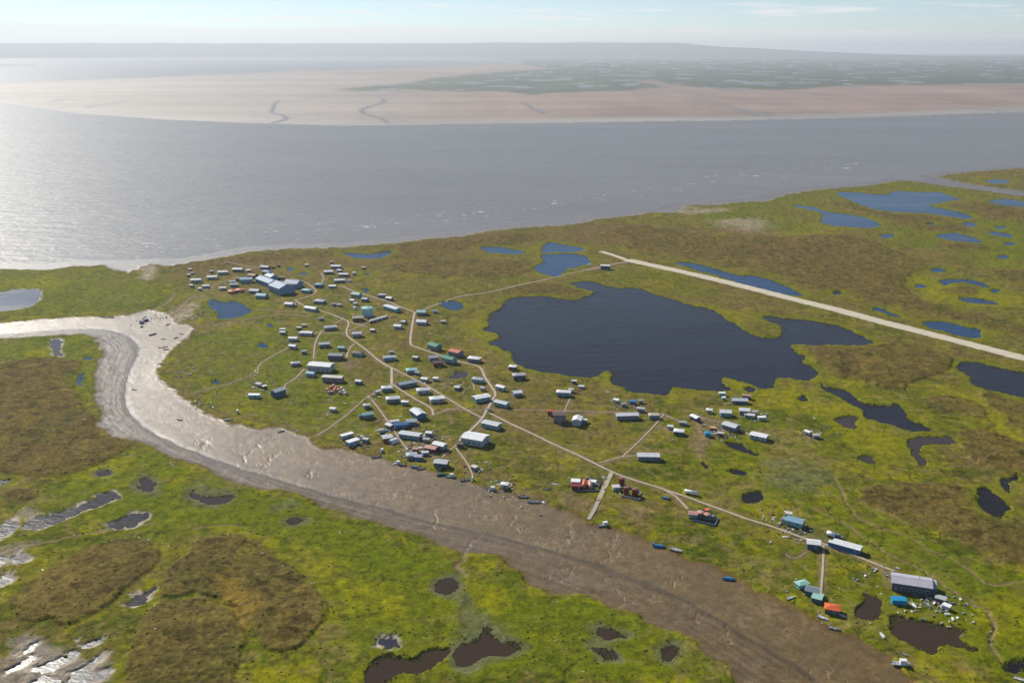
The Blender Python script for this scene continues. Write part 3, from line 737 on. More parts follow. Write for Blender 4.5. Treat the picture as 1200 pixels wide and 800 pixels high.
# ------------------------------------------------------------------ foam on the chop along the near river margin
def plain(name, c, rough=.7, var=.12, scale=.8, spec_=.3, metallic=0.0):
    m, nt, b = new_mat(name); L = nt.links
    tcn = N(nt, 'ShaderNodeTexCoord'); n = N(nt, 'ShaderNodeTexNoise', Scale=scale, Detail=4.0, Roughness=.65); L.new(tcn.outputs['Object'], n.inputs['Vector'])
    mx = N(nt, 'ShaderNodeMix', data_type='RGBA'); mx.inputs[6].default_value = (*[max(.003, v*(1-var)) for v in c], 1); mx.inputs[7].default_value = (*[min(1, v*(1+var)) for v in c], 1)
    L.new(n.outputs['Fac'], mx.inputs[0]); L.new(mx.outputs[2], b.inputs['Base Color'])
    b.inputs['Roughness'].default_value = rough; b.inputs['Specular IOR Level'].default_value = spec_; b.inputs['Metallic'].default_value = metallic
    return m
def foam():
    pts = "130,300 150,287 175,284 198,282 222,279 255,276 275,277 330,272 365,267 385,268 420,264 450,261 485,257 515,254 545,252 575,247 600,245 635,239 665,236 705,229 740,226 765,222 790,218 822,213 845,207 880,204 920,200 970,193 1010,190".split()
    P = np.array([G(*map(float, p.split(','))) for p in pts])
    rng = random.Random(3); V = []; F = []
    for k in range(len(P)-1):
        for _ in range(10):
            t = rng.random(); c = P[k]*(1-t)+P[k+1]*t
            cx = c[0]+rng.gauss(0, 12); cy = c[1]+rng.gauss(0, 34)
            L = (abs(rng.gauss(0, 2.0))+.5)
            if rng.random() < .07: L *= 2.2
            L *= max(.8, math.hypot(cx, cy)/1250)
            wdt = L*rng.uniform(.2, .7); a = rng.uniform(-.5, .3)
            n = 7; b0 = len(V)
            for i in range(n):
                an = i/n*2*math.pi; r = rng.uniform(.3, 1.2)
                lx = math.cos(an)*L*r; ly = math.sin(an)*wdt*r
                V.append((cx+lx*math.cos(a)-ly*math.sin(a), cy+lx*math.sin(a)+ly*math.cos(a), RIVER_Z+.03))
            V.append((cx, cy, RIVER_Z+.30))
            F += [(b0+i, b0+(i+1) % n, b0+n) for i in range(n)]
    o = mesh_obj('foam', V, F, plain('white_foam', (.62, .62, .62), .9)); tag(o, 'white wave foam streaks on the river along the near shore', 'foam', kind='stuff')
foam()

# ------------------------------------------------------------------ far hills
def hills():
    V = []; F = []; n = 150; m = 7; d0 = 32000
    ctrl_x = [-46, -30, -24, -14, -8, -4, 3, 9.3, 10.2, 11.5, 14, 18, 22, 28]
    ctrl_h = [520, 560, 575, 570, 585, 590, 610, 600, 520, 420, 330, 180, 60, 0]
    for i in range(n):
        a = -46 + i*74/(n-1); h = np.interp(a, ctrl_x, ctrl_h)
        h *= 1 + .05*float(perlin(np.array([a*.35]), np.array([.3]))[0]) + .02*float(perlin(np.array([a*1.7]), np.array([3.3]))[0])
        for j in range(m):
            t = j/(m-1); prof = math.sin(min(1, t*1.25)*math.pi/2) if t < .8 else 1-(t-.8)*2
            d = d0 + t*6000 + 700*float(perlin(np.array([a*.9]), np.array([t*3+7]))[0])*(1-abs(2*t-1))
            V.append((d*math.sin(R(a)), d*math.cos(R(a)), -2 + h*.79*prof))
    F = [(i*m+j, (i+1)*m+j, (i+1)*m+j+1, i*m+j+1) for i in range(n-1) for j in range(m-1)]
    tag(mesh_obj('hills', V, F, plain('far_hill_cover', (.05, .06, .03), .9, .3, .0008, .1), smooth=True), kind='structure')
hills()

# ------------------------------------------------------------------ haze
def haze():
    bm = bmesh.new(); bmesh.ops.create_cube(bm, size=1)
    for v in bm.verts: v.co = Vector((v.co.x*124000, v.co.y*124000, -6 + (v.co.z+.5)*540))
    me = bpy.data.meshes.new('haze'); bm.to_mesh(me); bm.free()
    m = bpy.data.materials.new('haze_air'); m.use_nodes = True; nt = m.node_tree; nt.nodes.clear()
    v = N(nt, 'ShaderNodeVolumePrincipled'); v.inputs['Color'].default_value = (.88, .94, 1.0, 1)
    v.inputs['Density'].default_value = HAZE; v.inputs['Anisotropy'].default_value = .3
    o_ = N(nt, 'ShaderNodeOutputMaterial'); nt.links.new(v.outputs[0], o_.inputs['Volume'])
    me.materials.append(m); o = bpy.data.objects.new('haze', me); COL.objects.link(o)
    tag(o, 'pale blue summer haze over the delta', 'haze', kind='stuff')
HAZE = 4.3e-5
haze()

# ------------------------------------------------------------------ low willow clumps and tussocks dotted over the meadow
def clumps():
    rng = np.random.RandomState(9)
    ok = np.nonzero((RR > 330) & (RR < 1150) & (np.abs(np.degrees(np.arctan2(GX, GY))) < 34) & (sd_c < -2.5) & (sd_r < -4) & (z > .38))[0]
    dens = np.clip(.10 + 1.3*np.clip(n_p2[ok]+.15, 0, 1) + .5*np.clip(-n_p3[ok], 0, 1) + .3*plat[ok], 0, 1) * np.clip(RR[ok]/700, .35, 1.4)**1.5
    pick = ok[rng.rand(len(ok)) < dens*.075]
    sets = ([], []), ([], []), ([], [])
    for i in pick:
        k = rng.choice(3, p=(.62, .26, .12)); V, F = sets[k]
        x = GX[i]+rng.uniform(-.5, .5); y = GY[i]+rng.uniform(-.5, .5); r = rng.uniform(.3, .75)*(1.2 if k == 0 else .9); h = r*rng.uniform(.22, .45); n = 6; b = len(V); a0 = rng.rand()*6
        for j in range(n):
            a_ = a0+j*2*math.pi/n; q = r*rng.uniform(.7, 1.25); V.append((x+q*math.cos(a_)*1.3, y+q*math.sin(a_), z[i]-.12))
        for j in range(3):
            a_ = a0+.4+j*2*math.pi/3; V.append((x+.5*r*math.cos(a_), y+.5*r*math.sin(a_), z[i]+h*rng.uniform(.7, 1.1)))
        for j in range(3):
            o_, o1, o2, t0, t1 = b+2*j, b+2*j+1, b+(2*j+2) % 6, b+6+j, b+6+(j+1) % 3
            F += [(o_, o1, t0), (o1, o2, t0), (o2, t1, t0)]
        F.append((b+6, b+7, b+8))
    for (V, F), nm, c, lb in zip(sets, ('shrub_clumps', 'tussock_clumps', 'straw_clumps'), ((.085, .100, .012), (.120, .088, .028), (.24, .20, .085)), ('low dark green willow clumps dotted over the meadows', 'brown sedge tussocks dotted over the meadows', 'dry straw coloured grass tufts dotted over the meadows')):
        tag(mesh_obj(nm, V, F, plain(nm+'_leaf', c, .9, .35, .4, .05)), lb, 'vegetation', kind='stuff')
    # sedge standing in the pond margins
    ok = np.nonzero((RR > 330) & (RR < 1500) & (np.abs(np.degrees(np.arctan2(GX, GY))) < 34) & (pond_s > -1.6) & (pond_s < 3.2) & (n_18 + .5*e1 - .10*pond_s > .02))[0]
    pick = ok[rng.rand(len(ok)) < .42]; V, F = [], []
    for i in pick:
        x = GX[i]+rng.uniform(-.4, .4); y = GY[i]+rng.uniform(-.4, .4); r = rng.uniform(.25, .7)*max(1, RR[i]/650); h = rng.uniform(.3, .6); b = len(V); a0 = rng.rand()*6; zb = max(z[i], POND_Z)
        for j in range(5):
            a_ = a0+j*2*math.pi/5; q = r*rng.uniform(.6, 1.2); V.append((x+q*math.cos(a_), y+q*math.sin(a_), zb-.15))
        V.append((x, y, zb+h)); F += [(b+j, b+(j+1) % 5, b+5) for j in range(5)]
    tag(mesh_obj('sedge_fringe', V, F, plain('sedge_leaf', (.115, .120, .022), .9, .35, .3, .05)), 'yellow green sedge standing in the pond margins', 'vegetation', kind='stuff')
clumps()

# ------------------------------------------------------------------ materials for built things
PAL = dict(white=(.80,.80,.80), grey=(.42,.43,.44), bgrey=(.40,.46,.51), steel=(.58,.62,.64), teal=(.22,.44,.44), green=(.02,.20,.13), red=(.52,.13,.085), brown=(.15,.105,.09),
 blue=(.05,.17,.38), sky=(.24,.40,.52), turq=(.28,.52,.55), lav=(.45,.44,.49), beige=(.52,.46,.36), dark=(.11,.12,.135), rust=(.26,.085,.05), orange=(.68,.13,.04),
 tarp=(.015,.27,.50), maroon=(.20,.03,.03), peach=(.66,.33,.20), navy=(.07,.13,.21), slate=(.20,.24,.28), pink=(.55,.30,.26), wood=(.33,.27,.20), plum=(.26,.24,.27), mint=(.30,.52,.44), cream=(.62,.58,.50), schoolblue=(.20,.31,.43))
_mc = {}
def roofm(k):
    if ('r', k) not in _mc:
        m = plain('roofing_'+k, PAL[k], .6, .14, .35, .22); nt = m.node_tree; b = nt.nodes['Principled BSDF']; L = nt.links
        t = N(nt, 'ShaderNodeTexCoord'); wv = N(nt, 'ShaderNodeTexWave', Scale=1.6, wave_type='BANDS', bands_direction='X'); L.new(t.outputs['Object'], wv.inputs['Vector'])
        bp = N(nt, 'ShaderNodeBump', Strength=.25, Distance=.05); L.new(wv.outputs['Fac'], bp.inputs['Height']); L.new(bp.outputs[0], b.inputs['Normal'])
        n9 = N(nt, 'ShaderNodeTexNoise', Scale=.22, Detail=5.0, Roughness=.7); L.new(t.outputs['Object'], n9.inputs['Vector'])
        src = b.inputs['Base Color'].links[0].from_socket
        mx9 = N(nt, 'ShaderNodeMix', data_type='RGBA'); L.new(M(nt, 'MULTIPLY', M(nt, 'SUBTRACT', n9.outputs['Fac'], .52), 3.0, clamp=True), mx9.inputs[0])
        L.new(src, mx9.inputs[6]); mx9.inputs[7].default_value = (*[v*.6+.04*w for v, w in zip(PAL[k], (1.6, .9, .5))], 1); L.new(mx9.outputs[2], b.inputs['Base Color'])
        _mc[('r', k)] = m
    return _mc[('r', k)]
def wallm(k):
    if ('w', k) not in _mc:
        m = plain('siding_'+k, PAL[k], .75, .2, .9, .25); nt = m.node_tree; b = nt.nodes['Principled BSDF']; L = nt.links
        t = N(nt, 'ShaderNodeTexCoord'); wv = N(nt, 'ShaderNodeTexWave', Scale=2.2, wave_type='BANDS', bands_direction='Z'); L.new(t.outputs['Object'], wv.inputs['Vector'])
        bp = N(nt, 'ShaderNodeBump', Strength=.3, Distance=.04); L.new(wv.outputs['Fac'], bp.inputs['Height']); L.new(bp.outputs[0], b.inputs['Normal'])
        _mc[('w', k)] = m
    return _mc[('w', k)]
def pm(k, rough=.6):
    if ('p', k) not in _mc: _mc[('p', k)] = plain('paint_'+k, PAL[k], rough, .15, .7, .4)
    return _mc[('p', k)]
M_GLASS = plain('window_glass', (.02, .03, .04), .08, .1, 1, .5)
M_TRIM = plain('white_trim', (.7, .7, .68), .6)
M_PILE = plain('weathered_timber', (.17, .13, .10), .85)
M_BOARD = plain('boardwalk_timber', (.42, .35, .25), .8, .38, .25)
M_TRAIL = plain('worn_trail_soil', (.25, .18, .125), .9, .25, .3, .1)
M_GRAVEL = plain('pale_gravel', (.56, .50, .37), .9, .25, .12, .1)
M_PIPE = plain('galvanised_pipe', (.35, .36, .37), .4, .1, 2, .5)
class MB:
    def __init__(s): s.v = []; s.f = []
    def box(s, x0, x1, y0, y1, z0, z1):
        b = len(s.v); s.v += [(x, y, z) for z in (z0, z1) for y in (y0, y1) for x in (x0, x1)]
        s.f += [tuple(b+i for i in q) for q in ((0,2,3,1),(4,5,7,6),(0,1,5,4),(1,3,7,5),(3,2,6,7),(2,0,4,6))]
        return s
    def prism(s, prof, x0, x1):
        """closed profile in (y, z), anticlockwise seen from +x, run along x"""
        b = len(s.v); n = len(prof)
        s.v += [(x0, y, z) for y, z in prof] + [(x1, y, z) for y, z in prof]
        s.f += [(b+i, b+n+i, b+n+(i+1) % n, b+(i+1) % n)[::-1] for i in range(n)]
        s.f += [tuple(b+i for i in range(n))[::-1], tuple(b+n+i for i in range(n))]
        return s
    def cyl(s, x, y, z0, z1, r, n=12, r1=None):
        b = len(s.v); r1 = r if r1 is None else r1
        for zz, q in ((z0, r), (z1, r1)): s.v += [(x+q*math.cos(2*math.pi*i/n), y+q*math.sin(2*math.pi*i/n), zz) for i in range(n)]
        s.f += [(b+i, b+(i+1) % n, b+n+(i+1) % n, b+n+i) for i in range(n)] + [tuple(b+i for i in range(n))[::-1], tuple(b+n+i for i in range(n))]
        return s
    def build(s, name, mat, parent=None, smooth=False): return mesh_obj(name, s.v, s.f, mat, parent, smooth)
_shared = {}
def shared(key, fn, mat):
    if key not in _shared:
        mb = fn(); me = bpy.data.meshes.new(key[0]); me.from_pydata(mb.v, [], mb.f); me.materials.append(mat); _shared[key] = me
    return _shared[key]
def inst(name, me, parent, loc, rz=0):
    o = bpy.data.objects.new(name, me); COL.objects.link(o); o.parent = parent; o.location = loc; o.rotation_euler[2] = rz; return o
def heading(x, y, s):
    """compass angle of a line seen at photo slope s (down to the right positive)"""
    a, b = G(x-6, y-6*s), G(x+6, y+6*s); return math.atan2(b[1]-a[1], b[0]-a[0])
WIN = lambda: MB().box(-.65, .65, -.04, .04, -.5, .5)
DOOR = lambda: MB().box(-.5, .5, -.04, .04, 0, 2.05)
def gable(mb, L, W, h, pr, z0): return mb.prism([(-W/2, z0), (W/2, z0), (W/2, h), (0, h+pr), (-W/2, h)], -L/2, L/2)
def roof_mesh(mb, L, W, h, pr, oh=.45, t=.16):
    sl = pr/(W/2); e = W/2+oh; ze = h-oh*sl
    return mb.prism([(-e, ze), (0, h+pr), (e, ze), (e, ze+t), (0, h+pr+t*1.1), (-e, ze+t)][::1], -L/2-oh, L/2+oh)
def hip_mesh(L, W, h, pr, oh=.45, t=.16):
    a, b = L/2+oh, W/2+oh; r = max(.2, (L-W)/2); mb = MB()
    mb.v = [(-a,-b,h),(a,-b,h),(a,b,h),(-a,b,h),(-r,0,h+pr),(r,0,h+pr),(-a,-b,h+t),(a,-b,h+t),(a,b,h+t),(-a,b,h+t)]
    mb.v[4] = (-r,0,h+pr+t); mb.v[5] = (r,0,h+pr+t)
    mb.f = [(0,3,2,1),(0,1,7,6),(1,2,8,7),(2,3,9,8),(3,0,6,9),(6,7,5,4),(8,9,4,5),(7,8,5),(9,6,4)]
    return mb
HOUSES_DONE = []
def house(x, y, L, W, s, h, roof, wall, kind, name, cat, label, group=None):
    k_ = .85 if x > 1060 and y > 680 else (.61 if y > 398 else .72)
    L *= k_; W *= k_; h *= .9
    g = G(x, y, .8); a = heading(x, y, s); gz = ground_at(*g)
    o = empty(name, g[0], g[1], gz, a); tag(o, label, cat, group)
    stilt = .75 if 'p' in kind else .25
    small = L*W < 40
    top = stilt+h; pr = W*(.11 if 'l' in kind else .17) if 'f' not in kind else 0
    rnd = random.Random(int(x*31+y*17))
    if 'p' in kind:
        mb = MB()
        nx = max(2, int(L/3.2)+1); ny = max(2, int(W/3.5)+1)
        for i in range(nx):
            for j in range(ny):
                cx = -L/2+.3+(L-.6)*i/(nx-1); cy = -W/2+.3+(W-.6)*j/(ny-1); mb.box(cx-.14, cx+.14, cy-.14, cy+.14, -1.2, stilt+.02)
        mb.build('pilings', M_PILE, o)
    else: MB().box(-L/2+.05, L/2-.05, -W/2+.05, W/2-.05, -1.2, stilt+.02).build('foundation', M_PILE, o)
    if 'q' in kind:   # arched steel hut
        n = 10; prof = [(W/2*math.cos(math.pi*i/n), stilt+(W*.48)*math.sin(math.pi*i/n)) for i in range(n+1)]
        MB().prism([(yy*.97, zz*.97) for yy, zz in prof], -L/2+.12, L/2-.12).build('end_wall', wallm(wall), o)
        p2 = prof + [(yy*.975, zz-.1 if zz > stilt+.2 else zz) for yy, zz in prof[::-1]]
        MB().prism(p2, -L/2, L/2).build('roof', roofm(roof), o)
        inst('door', shared(('door',), DOOR, M_TRIM), o, (L/2-.05, 0, stilt+.05), math.pi/2)
        return o
    if 'f' in kind:
        MB().box(-L/2, L/2, -W/2, W/2, stilt, top).build('wall', wallm(wall), o)
        e = .3; mb = MB(); mb.prism([(-W/2-e, top), (W/2+e, top+W*.07), (W/2+e, top+W*.07+.15), (-W/2-e, top+.15)], -L/2-e, L/2+e)
        mb.build('roof', roofm(roof), o)
        mb = MB().prism([(-W/2+.03, top-.02), (W/2-.03, top-.02), (W/2-.03, top+W*.066), (-W/2+.03, top+.01)], -L/2+.03, L/2-.03); mb.build('clerestory', wallm(wall), o)
    elif 'h' in kind:
        MB().box(-L/2, L/2, -W/2, W/2, stilt, top).build('wall', wallm(wall), o)
        hip_mesh(L, W, top, pr).build('roof', roofm(roof), o)
    else:
        gable(MB(), L, W, top, pr, stilt).build('wall', wallm(wall), o)
        rf = roof_mesh(MB(), L, W, top+.02, pr).build('roof', roofm(roof), o)
        if not small: MB().box(-L/2-.4, L/2+.4, -.18, .18, top+pr+.17, top+pr+.23).build('ridge_cap', roofm(roof), rf)
    # openings
    me = shared(('window',), WIN, M_GLASS); mt = shared(('window_frame',), lambda: MB().box(-.75, .75, -.02, .02, -.6, .6), M_TRIM)
    zc = stilt + min(h*.58, 1.6)
    def win(lx, ly, rz):
        w = inst('window', me, o, (lx, ly, zc), rz); inst('frame', mt, w, (0, 0, 0))
    if small:
        inst('door', shared(('door',), DOOR, M_TRIM), o, (L*.15, -W/2-.02, stilt+.02)) if h >= 2.1 else None
    else:
        n = max(2, int(L/3.4)); dk = rnd.randrange(n)
        for i in range(n):
            lx = -L/2 + L*(i+.5)/n
            if i == dk: inst('door', shared(('door',), DOOR, pm('slate')), o, (lx, -W/2-.03, stilt+.05))
            else: win(lx, -W/2-.03, 0)
            if i % 2 == 0: win(lx, W/2+.03, 0)
        win(L/2+.03, W*.2, math.pi/2)
        if h > 4.5:
            zc = stilt+h*.8
            for i in range(n): win(-L/2 + L*(i+.5)/n, -W/2-.03, 0)
    if 'e' in kind:   # lower entry room on one end
        sgn = 1 if rnd.random() < .6 else -1; el, ew, eh = 2.4, min(W*.5, 3.2), h*.78
        cx = sgn*(L/2+el/2); cy = rnd.uniform(-.15, .15)*W; mb = MB()
        mb.prism([(cy-ew/2, -.4), (cy+ew/2, -.4), (cy+ew/2, stilt+eh), (cy, stilt+eh+ew*.22), (cy-ew/2, stilt+eh)], cx-el/2+.01, cx+el/2)
        en = mb.build('entry_porch', wallm(wall), o)
        mb = MB(); sl = .44; e = ew/2+.25; ze = stilt+eh+.02-.25*sl
        mb.prism([(cy-e, ze), (cy, stilt+eh+ew*.22+.02), (cy+e, ze), (cy+e, ze+.12), (cy, stilt+eh+ew*.22+.15), (cy-e, ze+.12)], cx-el/2-.0, cx+el/2+.25)
        mb.build('porch_roof', roofm(roof), en)
        MB().box(cx+sgn*1.2, cx+sgn*2.6, cy-1.2, cy+1.2, stilt-.2, stilt-.05) if False else None
    if 'c' in kind or (not small and rnd.random() < .6):
        MB().cyl(rnd.uniform(-.25, .25)*L, W*.12, top+pr*.5, top+pr+1.0, .14, 8).build('stove_pipe', M_PIPE, o)
    if 'p' in kind and not small:
        mb = MB(); mb.box(-1.2, 1.2, -W/2-2.0, -W/2-.06, stilt-.18, stilt-.04)
        for i in range(3): mb.box(-.6, .6, -W/2-2.05-.3*(i+1), -W/2-2.05-.3*i, stilt-.3-.2*i-.08, stilt-.3-.2*i)
        for i in (-1.1, 1.1): mb.box(i-.06, i+.06, -W/2-1.9, -W/2-1.78, -.8, stilt+.8)
        mb.build('deck_steps', M_BOARD, o)
    return o

# ------------------------------------------------------------------ paths, roads, runway
def ribbon(name, pts, w, mat, lift=.10, thick=0.0, sm=2):
    P = smooth_open(GP(pts), sm) if isinstance(pts, str) else pts
    Q = [P[0]]
    for a, b in zip(P[:-1], P[1:]):
        d = np.hypot(*(b-a)); n = max(1, int(d/3.0))
        for i in range(1, n+1): Q.append(a+(b-a)*i/n)
    Q = np.array(Q); T = np.gradient(Q, axis=0); T /= np.linalg.norm(T, axis=1, keepdims=True)+1e-9
    Nn = np.stack([-T[:, 1], T[:, 0]], 1); V = []; F = []
    H = []
    for q, n in zip(Q, Nn): H.append(max(ground_at(*(q+n*w*k)) for k in (-.5, -.25, 0, .25, .5)))
    H = np.array(H)
    if len(H) > 4: H = np.maximum(H, np.convolve(np.pad(H, 2, 'edge'), np.ones(5)/5, 'valid'))
    rng = np.random.RandomState(len(Q))
    for k, (q, n) in enumerate(zip(Q, Nn)):
        j = 1 + (.0 if thick else .18*(rng.rand()-.5))
        zz = H[k]+lift
        V += [(*(q+n*w*.5*j), zz), (*(q-n*w*.5*j), zz), (*(q+n*w*.5*j), zz-.12-thick-.5), (*(q-n*w*.5*j), zz-.12-thick-.5)]
    for k in range(len(Q)-1):
        b = k*4; c = b+4
        F += [(b, b+1, c+1, c), (b+2, b, c, c+2), (b+1, b+3, c+3, c+1)]
    o = mesh_obj(name, V, F, mat); return tag(o, kind='structure')
for line in BOARDWALKS.splitlines():
    w, p = line.split('|'); ribbon('boardwalk', p, float(w)*.74, M_BOARD, .22, .1, 1)
for line in TRAILS.splitlines():
    w, p = line.split('|'); ribbon('trail', p, float(w), M_TRAIL, .06)
ribbon('runway', '735,305.5 740,306.5 820,324 900,344 980,364 1040,380 1120,400.5 1200,421 1300,446', 15, M_GRAVEL, .3, 0, 0)
ribbon('airstrip_road', '704,295.5 712,298 722,301 736,306', 7, M_GRAVEL, .28, 0)
ribbon('airstrip_road', '738,307 728,309 718,310.5 708,313 696,316 684,318', 9, M_TRAIL, .22, 0)
ribbon('boat_ramp', '717,555 710.5,568 701.5,587.5', 2.6, M_BOARD, .25, .3, 1)
ribbon('boat_ramp', '701,588.5 697,598 689.5,610', 2.2, plain('ramp_planks', (.36, .32, .27), .8), .3, .4, 1)

